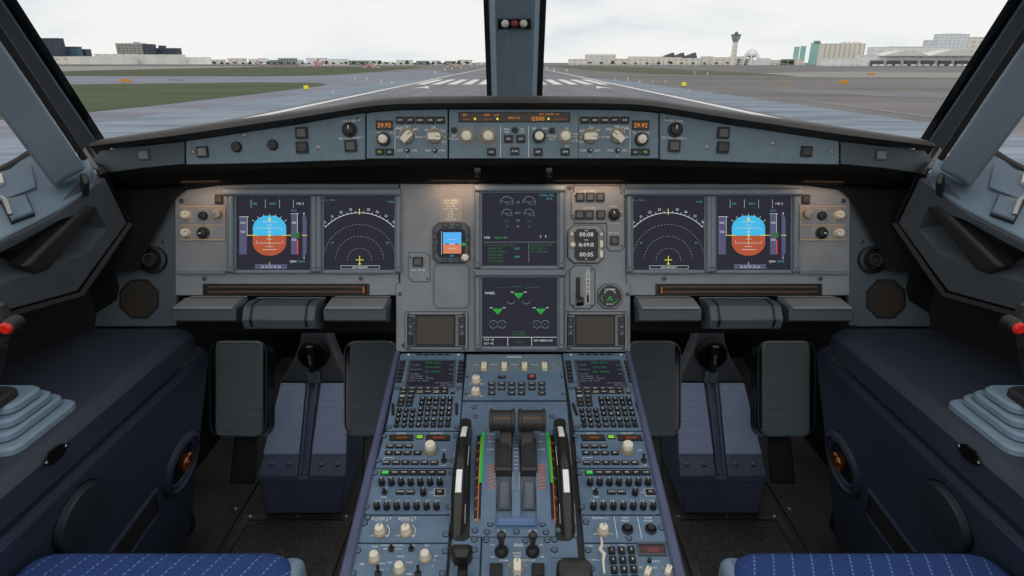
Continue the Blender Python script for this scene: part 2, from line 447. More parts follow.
ZT = WZ(175, 325, 0).z
p_ = W(175, 325, 1.33); ZC = p_.z                              # side console top height
def console(mir):
    prof = [(-1.35, ZC), (-.730, ZC), (-.714, ZC - .004), (-.702, ZC - .016), (-.700, ZC - .056), (-.706, ZC - .062), (-.74, ZC - .064), (-1.35, ZC - .064)]
    b = MB('console_navy')
    b.loft([[(x, -.5, z) for x, z in prof], [(x, 1.197 if x < -.8 or 1 else 1.13, z) for x, z in prof]])
    w_ = [(-1.35, ZC - .076), (-.734, ZC - .076), (-.718, ZC - .081), (-.712, ZC - .094), (-.86, 0), (-1.35, 0)]
    b.mat('wall_navy').loft([[(x, -.5, z) for x, z in w_], [(x, 1.262, z) for x, z in w_]])
    return struct('wall_' + side(mir), b, mir=mir)
console(False); console(True)
for mir in (False, True):                                      # footwell side and the fuselage wall above the console
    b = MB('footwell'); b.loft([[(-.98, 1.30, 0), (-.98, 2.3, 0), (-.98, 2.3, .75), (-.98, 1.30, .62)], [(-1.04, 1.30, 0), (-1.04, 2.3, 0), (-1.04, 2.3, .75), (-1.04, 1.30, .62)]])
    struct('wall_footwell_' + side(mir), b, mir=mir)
    b = MB('black'); b.prism([(-1.4, -.5), (-1.14, -.5), (-1.14, .3), (-1.0, .93), (-.91, 1.215), (-1.4, 1.215)], ZC, ZC + .20).box(-1.1, 1.262, 0, -.86, 1.30, .93); struct('trim_1' if not mir else 'trim_2', b, mir=mir)

# floor plates, mats
for mir in (False, True):
    F0 = Frame((0, 0, 0), (1, 0, 0), (0, 1, 0))
    A = WZ(252, 516, 0); B = WZ(347, 516, 0)
    t = T('floor_mat', 'dark woven floor mat in a %s frame in front of the %s pedals' % ('riveted metal', 'right' if mir else 'left'), 'mat', WORLD, ((A.x + B.x) / 2, A.y - .3, 0), mir=mir, group='framed floor mats')
    po = [(A.x - .02, A.y - .7), (B.x + .02, A.y - .7), (B.x + .02, A.y), (A.x - .02, A.y)]; pi_ = inset(po, .022)
    t.add('frame', MB('floor_metal').ring(po, pi_, .0005, .008, .002))
    t.add('weave', MB('mat_woven').prism(inset(po, .023), .0005, .005))
    for q in [(A.x + .0, A.y - .011), (B.x - .0, A.y - .011), ((A.x + B.x) / 2, A.y - .011), (A.x - .009, A.y - .25), (B.x + .009, A.y - .25)]:
        t.add('rivet', lambda: MB('metal').lathe(0, 0, [(.006, 0), (.005, .002), (.0001, .003)], 10), at=(q[0], q[1], .008), key='rivet')
    b = MB('floor_metal')
    a1 = WZ(205, 520, 0)
    t = T('floor_plate', 'scuffed dark metal floor plate beside the %s console wall' % side(mir), 'floor plate', WORLD, (a1.x, a1.y, 0), mir=mir)
    t.add('plate', MB('floor_dark').prism([(-.80, .5), (A.x - .035, .5), (A.x - .035, 1.9), (-.80, 1.9)], .0005, .006, .002))
    for yy in (.9, 1.13, 1.36, 1.6):
        for xx in (-.78, A.x - .055): t.add('rivet', lambda: MB('metal').lathe(0, 0, [(.006, 0), (.005, .002), (.0001, .003)], 10), at=(xx, yy, .006), key='rivet')

# ================================================================== glareshield
# brow (padded roll) follows the face: path of (x px, y px of face top, depth)
def face_top(x, mir=False):
    return GP(GW, x, 0)
FT = [(100, 149.7), (141, 145.5), (186, 141), (230, 134.5), (262, 129.5), (300, 124), (335, 117.5), (365.5, 112.5)]
pathL = [GP(GW, x, y) for x, y in FT] + [GP(G, x, y) for x, y in ((380, 111), (400, 109.5), (430, 109), (470, 108.5), (512.5, 108.5))]
path = pathL + [Vector((-p.x, p.y, p.z)) for p in reversed(pathL[:-1])]
def top_y(x):                                                 # silhouette of the brow against the runway
    pts = [(90, 140.5), (97, 139.8), (150, 132), (200, 124.7), (250, 117.5), (300, 110.6), (340, 104.8), (352, 103.4), (362, 101), (385, 97.8), (430, 96.3), (512.5, 96)]
    for (a, b_), (c, d) in zip(pts, pts[1:]):
        if x <= c: return b_ + (d - b_) * (x - a) / (c - a)
    return 96
rings = []
for p in path:
    q = p - EYE; dd = q.dot(FW); px = CX + FOC * q.dot(RT) / dd
    ty = top_y(px if px <= CX else 2 * CX - px)
    tp = W(px, ty, dd)                                        # brow crown height here
    x, y, z = p.x, p.y, p.z; zt = tp.z
    lip = .028
    prof = [(y + .012, z + .001), (y - .004, z + .001), (y - lip * .6, z + (zt - z) * .2), (y - lip - .006, z + (zt - z) * .55), (y - lip + .006, z + (zt - z) * .86), (y + .02, zt), (y + .12, zt - .02), (y + .45, zt - .10), (y + .45, zt - .13), (y + .05, z - .005)]
    rings.append([(x, a, c) for a, c in prof])
b = MB('brow').loft(rings)
for i, f in enumerate(b.f):
    pass
t = T('glareshield', 'long black padded glareshield under the windscreen', 'glareshield', WORLD, (0, 1.3, path[12].z))
t.add('padded_cover', b)
# underside: dark box below the face running forward to the panel
rings = []
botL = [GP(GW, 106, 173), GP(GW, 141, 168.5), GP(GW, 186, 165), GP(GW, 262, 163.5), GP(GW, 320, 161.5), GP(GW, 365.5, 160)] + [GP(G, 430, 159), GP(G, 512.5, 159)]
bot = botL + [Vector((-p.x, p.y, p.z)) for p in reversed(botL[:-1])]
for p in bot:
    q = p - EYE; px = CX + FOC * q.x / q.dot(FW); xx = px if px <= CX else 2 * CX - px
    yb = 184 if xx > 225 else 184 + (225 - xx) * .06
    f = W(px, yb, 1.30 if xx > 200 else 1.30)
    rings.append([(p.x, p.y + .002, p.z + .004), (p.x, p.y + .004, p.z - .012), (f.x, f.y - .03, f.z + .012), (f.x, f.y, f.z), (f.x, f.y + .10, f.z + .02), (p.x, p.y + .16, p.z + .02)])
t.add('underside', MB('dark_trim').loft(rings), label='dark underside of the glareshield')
for mir in (False, True):
    for (x0, x1) in ((240, 262), (265, 305)):
        a = W(x0, 172, 1.247); c = W(x1, 170, 1.247)
        k = -1 if mir else 1
        t.add('vent_strip', MB('steel_dark').tube([(a.x * k, a.y, a.z), (c.x * k, c.y, c.z)], .002, 6))
for x in (477.5, 549):
    p = W(x, 171, 1.235)
    m_ = T('map_light', 'small %s map light under the %s half of the glareshield' % ('round', 'left' if x < 512 else 'right'), 'light', WORLD, p)
    m_.add('housing', MB('black_gloss').lathe(p.x, p.y, [(.010, p.z - .010), (.011, p.z), (.009, p.z + .008)], 14))
    m_.add('lens', MB('rod_brown').lathe(p.x, p.y - .004, [(.0001, p.z - .013), (.006, p.z - .011), (.007, p.z - .009)], 12))

def sq_button(t, x, y, w, h, cap='key_cap', name='push_button', txt=None, tm='white_paint', d=.005, frame='key_frame', ts=None, z=0):
    a = t.fr.px(x, y); k = abs(t.fr.px(x + 1, y)[0] - a[0]); kv = abs(t.fr.px(x, y + 1)[1] - a[1])
    W_, H_ = w * k, h * kv
    return t.add(name, lambda: key_mb(W_, H_, d, cap, frame, txt, tm, ts, t.mir), at=(a[0], a[1], z), key=('sq', round(W_, 4), round(H_, 4), cap, txt, tm, d, frame))
def leg(t, b, s, x, y, size=4.2, m='white_paint', z=.0006, align='c', rot=0):
    a = t.fr.px(x, y); k = abs(t.fr.px(x + 1, y)[0] - a[0])
    b.mat(m).text(s, a[0], a[1], size * k, z, align, rot)
def knob(t, x, y, r, h, name='knob', m='cream', skirt='cream_shade', base=None, ang=90, ptr=True, n=24, z=0, sub=None):
    a = t.fr.px(x, y); k = abs(t.fr.px(x + 1, y)[0] - a[0]); R_ = r * k
    return t.add(name, lambda: knob_mb(R_, h, m, base, skirt, ptr, n, ang), at=(a[0], a[1], z), key=('kn', round(R_, 4), h, m, skirt, base, ang, ptr, n))
def bar_knob(t, x, y, r, h, ang, name='selector_knob', m='cream', skirt='cream_shade'):
    a = t.fr.px(x, y); k = abs(t.fr.px(x + 1, y)[0] - a[0]); R_ = r * k
    return t.add(name, lambda: bar_knob_mb(R_, h, ang, m, skirt), at=a, key=('bk', round(R_, 4), h, ang, m, skirt))
def toggle(t, x, y, name='toggle_switch', up=1, s=1.0, z=0, m='metal'):
    a = t.fr.px(x, y)
    def mk():
        b = MB('black'); b.lathe(0, 0, [(.006 * s, 0), (.006 * s, .002), (.003 * s, .003)], 12)
        b.mat(m).tube([(0, 0, .002), (0, .004 * up * s, .009 * s), (0, .006 * up * s, .014 * s)], [.0018 * s, .0022 * s, .0028 * s], 8); return b
    return t.add(name, mk, at=(a[0], a[1], z), key=('tg', up, s, m))

# wings
for mir in (False, True):
    s = side(mir)
    o = GW.px(275, 147)
    t = T('annunciator_panel', 'blue-grey %s wing panel of the glareshield with small square annunciators' % s, 'panel', GW, o, mir=mir)
    pts = [(186, 141), (230, 134.5), (262, 129.5), (300, 124), (335, 117.5), (365, 112.7), (365, 159.5), (320, 161), (262, 163), (186, 164.5)]
    t.add('face_plate', t.mb('panel_blue').prism(GW.poly(pts), -.02, 0, .001))
    b = t.mb('white_paint')
    for x, y, sz, cap in ((219, 151.5, 11, 'key_cap') if mir else (203, 152, 11, 'blank_cap'), (302, 133, 12, 'steel_dark'), (302.5, 147.5, 12, 'key_cap'), (351, 146, 12, 'steel_dark')):
        sq_button(t, x, y, sz, sz, cap, 'annunciator', d=.006)
    if not mir:
        for x, y in ((237, 147), (273, 145)): knob(t, x, y, 5.4, .007, 'dimmer_knob', 'knob_black', None, None, ptr=False)
    knob(t, 350, 130, 5.6, .011, 'selector_knob', 'knob_black', None, 'black', ang=90)
    leg(t, b, 'CHRONO' if 0 else 'LOUD SPKR', 350, 121, 3)
    leg(t, b, 'SIDE STICK PRIORITY', 351, 138, 2.6)
    if b.f: t.add('lettering', b)
    screws(t, [(192.5, 152), (318, 147.5), (358.5, 120)] + ([(252, 143)] if mir else [(244, 134.5)]), .0044, m='metal')
    t = T('glareshield_end_panel', 'dull grey end panel of the glareshield beside the %s window post' % s, 'panel', GW, GW.px(144, 158), mir=mir)
    t.add('face_plate', t.mb('plate_blue').prism(GW.poly([(101, 150.5), (141, 146), (184, 141.4), (184, 164), (141, 168), (107, 173), (92, 160)]), -.015, 0, .001))
    sq_button(t, 144, 155, 12, 11, 'blank_cap', 'annunciator', d=.004, frame='steel_dark')

# EFIS control panels and flight control unit
def efis(mir):
    s = side(mir)
    t = T('display_control_panel', 'blue control panel with an amber pressure readout, %s end of the centre glareshield' % s, 'control panel', G, G.px(407, 135), mir=mir)
    t.add('face_plate', t.mb('panel_blue').prism(G.poly([(366.5, 113), (380, 111.5), (400, 110), (447.5, 109.3), (447.5, 158.5), (366.5, 158.5)]), -.02, 0, .001))
    b = t.mb()
    d = t.add('readout', t.mb('key_frame').prism(G.rect(376, 120.5, 393, 130), 0, .002).mat('lcd_brown').flat(G.rect(377.5, 122, 391.5, 128.7), .0023))
    b2 = t.mb('e_amber'); leg(t, b2, '29.92', 384.5, 125.4, 6, 'e_amber', .0026); t.add('readout_digits', b2, parent=d)
    knob(t, 384, 139.5, 5, .018, 'pressure_knob', 'cream', None, 'knob_black', ptr=False, n=16)
    sq_button(t, 380, 152, 8.6, 6.6, 'key_cap', 'push_button', 'FD', 'e_lime')
    sq_button(t, 390, 152, 8.6, 6.6, 'key_cap', 'push_button', 'LS')
    for i, x in enumerate((400.5, 410.5, 420.5, 430.5, 440.5)):
        sq_button(t, x, 120.3, 8.8, 7, 'key_cap', 'push_button', ['CSTR', 'WPT', 'VORD', 'NDB', 'ARPT'][i], ts=.0045)
    bar_knob(t, 407.5, 137, 6.6, .017, 45 if not mir else 40); bar_knob(t, 435, 137, 6.6, .017, 0 if not mir else 180)
    for x in (407.5, 435): toggle(t, x, 150.5, up=0, s=.8)
    lb = t.mb('amber_line')
    for x in (407.5, 435):
        a = G.px(x, 137); lb.arc(a[0], a[1], .0165, -40 if x > 420 else 0, 200 if x > 420 else 180, .0012, .0005, 20)
        for an in range(0, 181, 45):
            q = math.radians(an); lb.mat('white_paint').line((a[0] + .018 * math.cos(q), a[1] + .018 * math.sin(q)), (a[0] + .021 * math.cos(q), a[1] + .021 * math.sin(q)), .0012, .0005)
        lb.mat('amber_line')
    lb.mat('white_paint').pline([G.px(401, 128.5), G.px(395, 129), G.px(395, 155)], .0009, .0005)
    for tx, x, y in (('inHg', 378, 132.5), ('hPa', 391, 132.5), ('ROSE', 400, 127.5), ('NAV', 407.5, 126.5), ('ARC', 416, 129), ('PLAN', 419, 137), ('LS', 398, 137), ('ADF', 400, 150.5), ('VOR', 414.5, 150.5), ('1', 407.5, 155.8), ('ADF', 428, 150.5), ('VOR', 442, 150.5), ('2', 435, 155.8), ('10', 426, 130), ('20', 433, 127.5), ('40', 444, 131), ('320', 444, 142)):
        leg(t, lb, tx, x, y, 3.0)
    t.add('lettering', lb)
efis(False); efis(True)

t = T('flight_control_unit', 'wide blue autopilot unit with a long amber readout in the glareshield centre', 'control panel', G, G.px(514, 135))
t.add('face_plate', t.mb('panel_blue').prism(G.rect(449, 109.3, 579.5, 158.5), -.02, 0, .001))
d = t.add('readout', t.mb('key_frame').prism(G.rect(458.5, 112.3, 570, 122.3), 0, .002).mat('lcd_brown').flat(G.rect(460, 113.6, 568.5, 121.2), .0023))
b = t.mb()
for tx, x, y, sz, m_ in (('SPD', 465, 115, 2.6, 'e_amber'), ('- - -', 467, 119, 4, 'e_amber'), ('HDG', 487, 115, 2.6, 'e_amber'), ('LAT', 497, 115, 2.6, 'e_amber'), ('- - -', 488, 119, 4, 'e_amber'), ('HDG V/S', 514, 118, 3, 'e_amber'), ('12000', 538, 118.8, 5.6, 'e_amber'), ('- - - - -', 560, 119, 4, 'e_amber'), ('ALT  LVL/CH  V/S', 549, 114.3, 2.4, 'e_amber')):
    leg(t, b, tx, x, y, sz, m_, .0026)
for x in (475, 497.5, 548.5):
    a = G.px(x, 119); b.mat('e_yellow').flat(circ(a[0], a[1], .0024, 10), .0027)
t.add('readout_digits', b, parent=d)
for x, y, r in ((454, 130, 3), (515, 130, 3), (552, 130.5, 3)): knob(t, x, y, r, .006, 'small_push_button', 'knob_black', None, None, ptr=False, n=16)
knob(t, 467, 136.5, 5.6, .02, 'speed_knob', 'cream', 'cream_shade', ptr=False)
knob(t, 488.5, 136.5, 5.6, .02, 'heading_knob', 'cream', 'cream_shade', ptr=False)
knob(t, 539, 136.5, 5.0, .02, 'altitude_knob', 'cream', None, 'knob_black', ptr=False)
knob(t, 565, 136.8, 5.4, .02, 'vertical_speed_knob', 'cream', 'cream_shade', ptr=False)
for x, y, tx in ((491.5, 152, 'LOC'), (508.5, 139, 'AP1'), (520.8, 139, 'AP2'), (514.8, 151.3, 'ATHR'), (538, 152, 'EXP'), (565, 152, 'APPR')):
    sq_button(t, x, y, 8.8, 7.6, 'key_cap', 'push_button', tx, ts=.005)
b = t.mb('white_paint')
for x in (500.5, 528.5): b.line(G.px(x, 126), G.px(x, 157), .0009, .0005)
for cxk in (467, 488.5):
    a = G.px(cxk, 136.5); b.mat('amber_line')
    for q in range(18): c = 2 * PI * q / 18; b.flat(circ(a[0] + .0175 * math.cos(c), a[1] + .0175 * math.sin(c), .0011, 6), .0005)
for tx, x, y in (('SPD', 454, 136), ('MACH', 454, 139), ('100', 534, 128.5), ('1000', 545, 128.5), ('METRIC', 552, 136), ('ALT', 552, 139), ('UP', 567, 128.5), ('DN', 567, 146), ('PUSH', 575, 134), ('TO', 575, 137), ('LEVEL', 575, 140.5), ('HDG', 507, 129), ('TRK', 507, 132), ('V/S', 522, 129), ('FPA', 522, 132)):
    leg(t, b, tx, x, y, 2.9, 'white_paint')
t.add('lettering', b)
# rim under the face, dark gaps between units
b = MB('black')
for fr, xs_ in ((G, (448.2, 580.3)),):
    pass

# ================================================================== main instrument panel
def mpoly(pts): return [M.px(*p) for p in pts]
for mir in (False, True):
    s = side(mir)
    t = T('instrument_panel', 'grey %s instrument panel around two displays, seen below the glareshield' % s, 'panel', M, M.px(290, 240), mir=mir)
    x1 = 399
    t.add('face_plate', t.mb('panel_grey').prism(mpoly([(175, 197), (186, 190), (228, 184), (x1, 183), (x1, 295.3), (175.5, 295.3)]), -.02, 0, .001))
    t.add('display_surround', t.mb('panel_cool').prism(mpoly([(227, 188), (400.5, 188), (400.5, 273), (227, 273)]), 0, .003, .001))
    t.add('hood_strip', t.mb('rail').prism(mpoly([(226.5, 190), (401.5, 190), (401.5, 196.6), (226.5, 196.6)]), .003, .022, .003), label='raised strip over the two displays')
    for q in ((178.5, 226.5), (333.5, 383)): t.add('placard_rail', t.mb('panel_cool').prism(M.rect(q[0], 271.2, q[1], 274.6), .001, .006, .001))
    screws(t, [(205, 278.5), (361, 278.5), (182, 201)], .005)
    # pull-out table slot
    t.add('table_slot', t.mb('black').ring(M.rect(203.5, 283.7, 369.5, 296), M.rect(205.5, 285, 367, 295.3), 0, .003, .0005).mat('black').flat(M.rect(205, 284.5, 367.5, 295.5), .0006))
    for yy in (287.3, 292.2):
        a = M.px(210, yy); c = M.px(365, yy)
        t.add('table_rail', t.mb('rod_brown').tube([(a[0], a[1], .0045), (c[0], c[1], .0045)], .0035, 8))
    a = M.px(364.5 if 1 else 0, 290); t.add('latch', t.mb('bronze').prism(rect(a[0], a[1], .006, .016), .003, .010, .001))
    # audio and brightness knobs
    t = T('lighting_panel', 'small panel of brightness knobs framed in amber lines at the outer %s edge' % s, 'control panel', M, M.px(202, 222), mir=mir)
    t.add('face_plate', t.mb('panel_grey').prism(M.rect(179, 205, 225.8, 241.2), 0, .0016, .0004))
    b = t.mb('amber_line')
    for yy in (206.5, 225, 239.8): b.line(M.px(179.5, yy), M.px(225.5, yy), .0014, .0022)
    b.line(M.px(225.3, 206.5), M.px(225.3, 239.8), .0009, .0022); b.pline(mpoly([(212.5, 227), (212.5, 238)]), .0008, .0022)
    b.line(M.px(196, 227), M.px(212.5, 227), .0008, .0022)
    for tx, x, y in (('PFD', 187, 208.8), ('PFD/ND', 203, 208.8), ('ND', 218, 208.8), ('XFR', 204, 222.3), ('LOUD SPKR', 187, 227.2), ('OFF', 181.5, 220.5), ('BRT', 193, 221), ('CONSOLE FLOOR', 205, 229), ('OFF', 182, 237.5), ('BRT', 193.5, 237.5), ('BRT', 223.2, 222)):
        leg(t, b, tx, x, y, 2.6, 'amber_line', .0022)
    t.add('lettering', b)
    knob(t, 187, 215.3, 4.4, .014, 'brightness_knob', 'cream', 'cream_shade', ang=30); knob(t, 218.3, 214.3, 4.9, .012, 'brightness_knob', 'knob_grey', 'cream_shade', ang=210)
    knob(t, 187, 233, 4.4, .014, 'brightness_knob', 'cream', 'cream_shade', ang=30)
    knob(t, 204, 216, 4.6, .010, 'transfer_button', 'knob_black', None, ptr=False, n=16); knob(t, 204, 233, 4.6, .012, 'selector_knob', 'knob_black', None, 'black', ang=200)
    sq_button(t, 219.5, 199.3, 8, 9.5, 'key_cap', 'push_button')

# centre panel
t = T('instrument_panel', 'tall pale grey centre instrument panel between the pilots', 'panel', M, M.px(512, 270))
out = [(400.5, 183), (625.5, 183), (625.5, 283), (629.8, 284.5), (629.8, 351.5), (396.5, 351.5), (396.5, 284.5), (400.5, 283)]
t.add('face_plate', t.mb('panel_grey').prism(mpoly(out), -.02, .006, .0015))
t.add('display_surround', t.mb('panel_cool').prism(mpoly([(474.5, 184), (565, 184), (565, 351), (474.5, 351)]), .006, .009, .001))
for y0, y1 in ((186.5, 193), (269.8, 276.3)):
    t.add('hood_strip', t.mb('rail').prism(mpoly([(473.5, y0), (566.5, y0), (564.5, y1), (475.5, y1)]), .009, .026, .003))
for q in ((400.5, 294), (627, 294), (570, 189), (404, 345), (623, 345)): screws(t, [q], .0045, z=.006)
a = mpoly([(436, 263.5), (467, 263.5), (470, 267), (470, 304), (466, 308.5), (437, 308.5), (433.3, 304), (433.3, 267)])
t.add('blank_recess', t.mb('panel_cool').ring(a, inset(a, .0035), .006, .0085, .0008).mat('panel_grey').flat(inset(a, .003), .0065), label='blank octagonal recess plate')
ZM = .006
KM = K
# placard
t = T('data_placard', 'small printed speed limit placard above the standby horizon', 'placard', M, M.px(451, 210))
t.add('plate', t.mb('knob_grey').prism(M.rect(440.5, 199, 462, 221.8), ZM, ZM + .001))
b = t.mb('white_paint')
for i, s_ in enumerate(('MAX SPEED', 'VMO 350 KT', 'VLE 280', 'VLO 250 220', '1 230', '2 200', '3 185', 'FULL 177')):
    leg(t, b, s_, 451, 201 + i * 2.7, 2.5, 'white_paint', ZM + .0013)
t.add('lettering', b)

def octo(x0, y0, x1, y1, c=4): return mpoly([(x0 + c, y0), (x1 - c, y0), (x1, y0 + c), (x1, y1 - c), (x1 - c, y1), (x0 + c, y1), (x0, y1 - c), (x0, y0 + c)])
# ---- display units
def du(x0, y0, x1, y1, label, z, clamps=True, group=None):
    t = T('display_unit', label, 'screen', M, M.px((x0 + x1) / 2, (y0 + y1) / 2), group=group)
    po = M.rect(x0 - 6, y0 - 2.5, x1 + 5.5, y1 + 3.5)
    t.add('bezel', t.mb('rail').ring(po, M.rect(x0, y0, x1, y1), z, z + .006, .0015))
    for xx in (x0 - 4.2, x1 + 4):
        t.add('side_rail', t.mb('rail').prism(M.rect(xx - 2.3, y0, xx + 2.3, y1 - 2), z + .006, z + .014, .002))
        t.add('corner_clamp', t.mb('panel_cool').prism(M.rect(xx - 3, y1 - 2, xx + 3, y1 + 2.6), z + .006, z + .016, .003))
    s_ = t.add('glass_panel', t.mb('screen').prism(M.rect(x0 - .2, y0 - .2, x1 + .2, y1 + .2), z, z + .002))
    return t, s_, z + .0024
def pfd(x0, label):
    t, sc, z = du(x0, 197, x0 + 74, 270, label, .003); ox = x0 - 238
    X = lambda x, y: M.px(x + ox, y)
    b = t.mb('e_sky'); cx_, cy_ = 270.5, 235.7
    def sup(y_lo, y_hi):
        pts = []
        for i in range(33):
            y = y_lo + (y_hi - y_lo) * i / 32; dy = abs(y - cy_)
            hw = 16.6 if dy < 7 else 16.6 * math.sqrt(max(.02, 1 - ((dy - 7) / 13.2) ** 2))
            pts.append((hw, y))
        return [X(cx_ - h, y) for h, y in pts] + [X(cx_ + h, y) for h, y in reversed(pts)]
    b.flat(ccw(sup(216, 235.7)), z); b.mat('e_ground').flat(ccw(sup(235.7, 255.7)), z); z2 = z + .0003
    b.mat('e_tape').flat([X(240.5, 254.5), X(248, 254.5), X(248, 217), X(240.5, 217)], z).flat([X(292, 254.5), X(298, 254.5), X(298, 214), X(292, 214)], z)
    b.flat([X(303.5, 257), X(305, 258), X(307.5, 252), X(307.5, 219), X(305, 213), X(303.5, 214)], z).flat([X(256, 269), X(288, 269), X(288, 264.2), X(256, 264.2)], z)
    b.mat('e_white')
    lw = .0009
    for x in (252.2, 266.4, 280.6, 294.4): b.line(X(x, 200), X(x, 208.5), lw * .6, z2)
    b.pline([X(240.5, 217), X(250, 217)], lw, z2); b.line(X(248.3, 217), X(248.3, 236), lw, z2)
    b.line(X(298.3, 214), X(298.3, 233), lw, z2); b.line(X(291.5, 214), X(300, 214), lw * .8, z2)
    for dy, hw in ((-13.5, 7), (-10.3, 3), (-7.2, 7), (-3.5, 2.5), (3.5, 3), (7.5, 7), (11, 3.5), (14, 7)):
        b.line(X(cx_ - hw, cy_ + dy), X(cx_ + hw, cy_ + dy), lw, z2)
    for k in (-1, 1):
        b.pline([X(cx_ + k * 7, cy_ + 7.5), X(cx_ + k * 13, cy_ + 7.5), X(cx_ + k * 13, cy_ + 5)], lw * .7, z2)
        b.pline([X(cx_ + k * 7, cy_ - 7.5), X(cx_ + k * 12, cy_ - 7.5), X(cx_ + k * 13, cy_ - 5)], lw * .7, z2)
    for a in range(-45, 46, 15):
        q = math.radians(90 + a); b.line(X(cx_ + 21 * math.cos(q), cy_ - 1 - 18.2 * math.sin(q)), X(cx_ + 24 * math.cos(q), cy_ - 1 - 20.6 * math.sin(q)), lw, z2)
    b.mat('e_yellow').line(X(248, 235.5), X(258, 235.5), lw * 1.4, z2).line(X(282, 235.5), X(292, 235.5), lw * 1.4, z2)
    b.line(X(303, 235.5), X(308, 235.5), lw * 1.4, z2).raw([X(270.5, 217) + (z2,), X(268.7, 221) + (z2,), X(272.3, 221) + (z2,)], [[0, 1, 2]])
    b.line(X(269, 235.7), X(272, 235.7), .003, z2 + .0002).line(X(270.5, 227), X(270.5, 245), lw, z2).line(X(270.6, 262), X(270.6, 265.5), lw, z2)
    b.mat('e_green').line(X(254, 236), X(287, 236), lw * .6, z2)
    b.mat('e_dgreen').flat([X(295, 238), X(300.5, 238), X(300.5, 233), X(295, 233)], z2)
    b.mat('e_red').line(X(298.6, 240), X(298.6, 254.5), .0022, z2)
    for tx, x, y, sz, m_ in (('250', 256, 204, 3, 'e_cyan'), ('NAV', 274, 204, 3, 'e_cyan'), ('1 FD 2', 301, 204, 3, 'e_white'), ('040', 244, 223, 3, 'e_white'), ('030', 244, 232, 3, 'e_white'), ('005', 295, 223, 3, 'e_white'), ('000', 295, 240, 3, 'e_white'), ('QNH', 294, 261.5, 3, 'e_white'), ('29.92', 302.5, 261.5, 3, 'e_cyan'), ('22 23 24 25 26', 272, 266.8, 3, 'e_white'), ('6', 305, 213.5, 3, 'e_white'), ('6', 305, 258, 3, 'e_white'), ('FL120', 295, 211, 2.6, 'e_cyan')):
        a = X(x, y); b.mat(m_).text(tx, a[0], a[1], sz * K, z2)
    t.add('display_symbols', b, parent=sc)
pfd(238, 'left flight display screen with a blue and brown artificial horizon'); pfd(715, 'right flight display screen with a blue and brown artificial horizon')
def nd(x0, label):
    t, sc, z = du(x0, 197, x0 + 70.5, 270, label, .003); ox = x0 - 325
    X = lambda x, y: M.px(x + ox, y); b = t.mb('e_white'); c = X(360.2, 260.5)
    b.arc(c[0], c[1], 47.5 * K, 43.5, 136.5, .0011, z, 40)
    for a in range(45, 136, 5):
        q = math.radians(a); r0 = 47.5 * K; r1 = r0 + (.0045 if a % 10 == 5 else .0025)
        b.line((c[0] + r0 * math.cos(q), c[1] + r0 * math.sin(q)), (c[0] + r1 * math.cos(q), c[1] + r1 * math.sin(q)), .0008, z)
    for i, a in enumerate((48, 59, 70, 80, 100, 111, 122, 133)):
        q = math.radians(a); b.text(str(28 - i if i < 4 else 27 - i), c[0] + 51.5 * K * math.cos(q), c[1] + 51.5 * K * math.sin(q), 3.2 * K, z, rot=q - PI / 2)
    b.mat('e_dim')
    for r, a0, a1, n in ((35.8, 8, 172, 61), (24, 4, 176, 43), (12.2, 0, 180, 25)): b.arc(c[0], c[1], r * K, a0, a1, .0010, z, n, dash=True)
    b.mat('e_yellow').line(X(360, 209), X(360, 215), .0014, z + .0002)
    b.line(X(360.2, 256), X(360.2, 265), .0014, z).line(X(356.5, 260), X(364, 260), .0014, z).line(X(358.5, 264), X(362, 264), .0012, z)
    b.mat('e_white').pline([X(341.5, 269), X(380, 269), X(380, 265.8), X(341.5, 265.8)], .0006, z, True)
    for tx, x, y, sz, m_ in (('GPS PRIMARY', 360.8, 267.4, 2.6, 'e_white'), ('GS --- TAS ---', 331, 200.5, 2.3, 'e_dim'), ('---', 329, 203.5, 2.3, 'e_green'), ('ACQ', 391, 202, 2.6, 'e_cyan'), ('80', 388, 243, 2.6, 'e_cyan'), ('40', 333, 243, 2.6, 'e_cyan')):
        a = X(x, y); b.mat(m_).text(tx, a[0], a[1], sz * K, z)
    t.add('display_symbols', b, parent=sc)
nd(325, 'left navigation screen with white compass arc rings'); nd(632.5, 'right navigation screen with white compass arc rings')
# engine display
t, sc, z = du(482.3, 194, 556.8, 266, 'upper centre engine screen with round gauges and green text', .009); b = t.mb()
for x, y, r in ((506.9, 203.5, 6.2), (529, 203.5, 6.2), (506.9, 214.8, 5), (529, 214.8, 5)):
    a = M.px(x, y); b.mat('e_dim').arc(a[0], a[1], r * K, 10, 190, .0009, z, 16); b.pline([M.px(x, y + 1.5), M.px(x + r, y + 1.5), M.px(x + r, y - 1), M.px(x, y - 1)], .0006, z, True)
    b.mat('e_green').line(a, (a[0] - r * K * .8, a[1] + r * K * .3), .0009, z)
b.mat('e_dim').line(M.px(484, 242.5), M.px(556, 242.5), .0008, z).line(M.px(528.7, 243.5), M.px(528.7, 263), .0008, z)
for tx, x, y, m_ in (('N1', 518, 203, 'e_dim'), ('EGT', 518, 213.5, 'e_dim'), ('N2', 518, 221, 'e_dim'), ('FF', 518, 227, 'e_dim'), ('22.3', 507, 221.5, 'e_dgreen'), ('22.3', 529, 221.5, 'e_dgreen'), ('315', 507, 227, 'e_dgreen'), ('315', 529, 227, 'e_dgreen'), ('TOGA 91%', 546, 196, 'e_cyan'), ('35°C', 549, 199.5, 'e_cyan')): leg(t, b, tx, x, y, 3, m_, z)
leg(t, b, 'FOB:', 484.5, 238, 3, 'e_white', z, 'l'); leg(t, b, '12520 LBS', 495, 238, 3, 'e_green', z, 'l'); leg(t, b, 'S   F', 543, 237, 3.4, 'e_white', z)
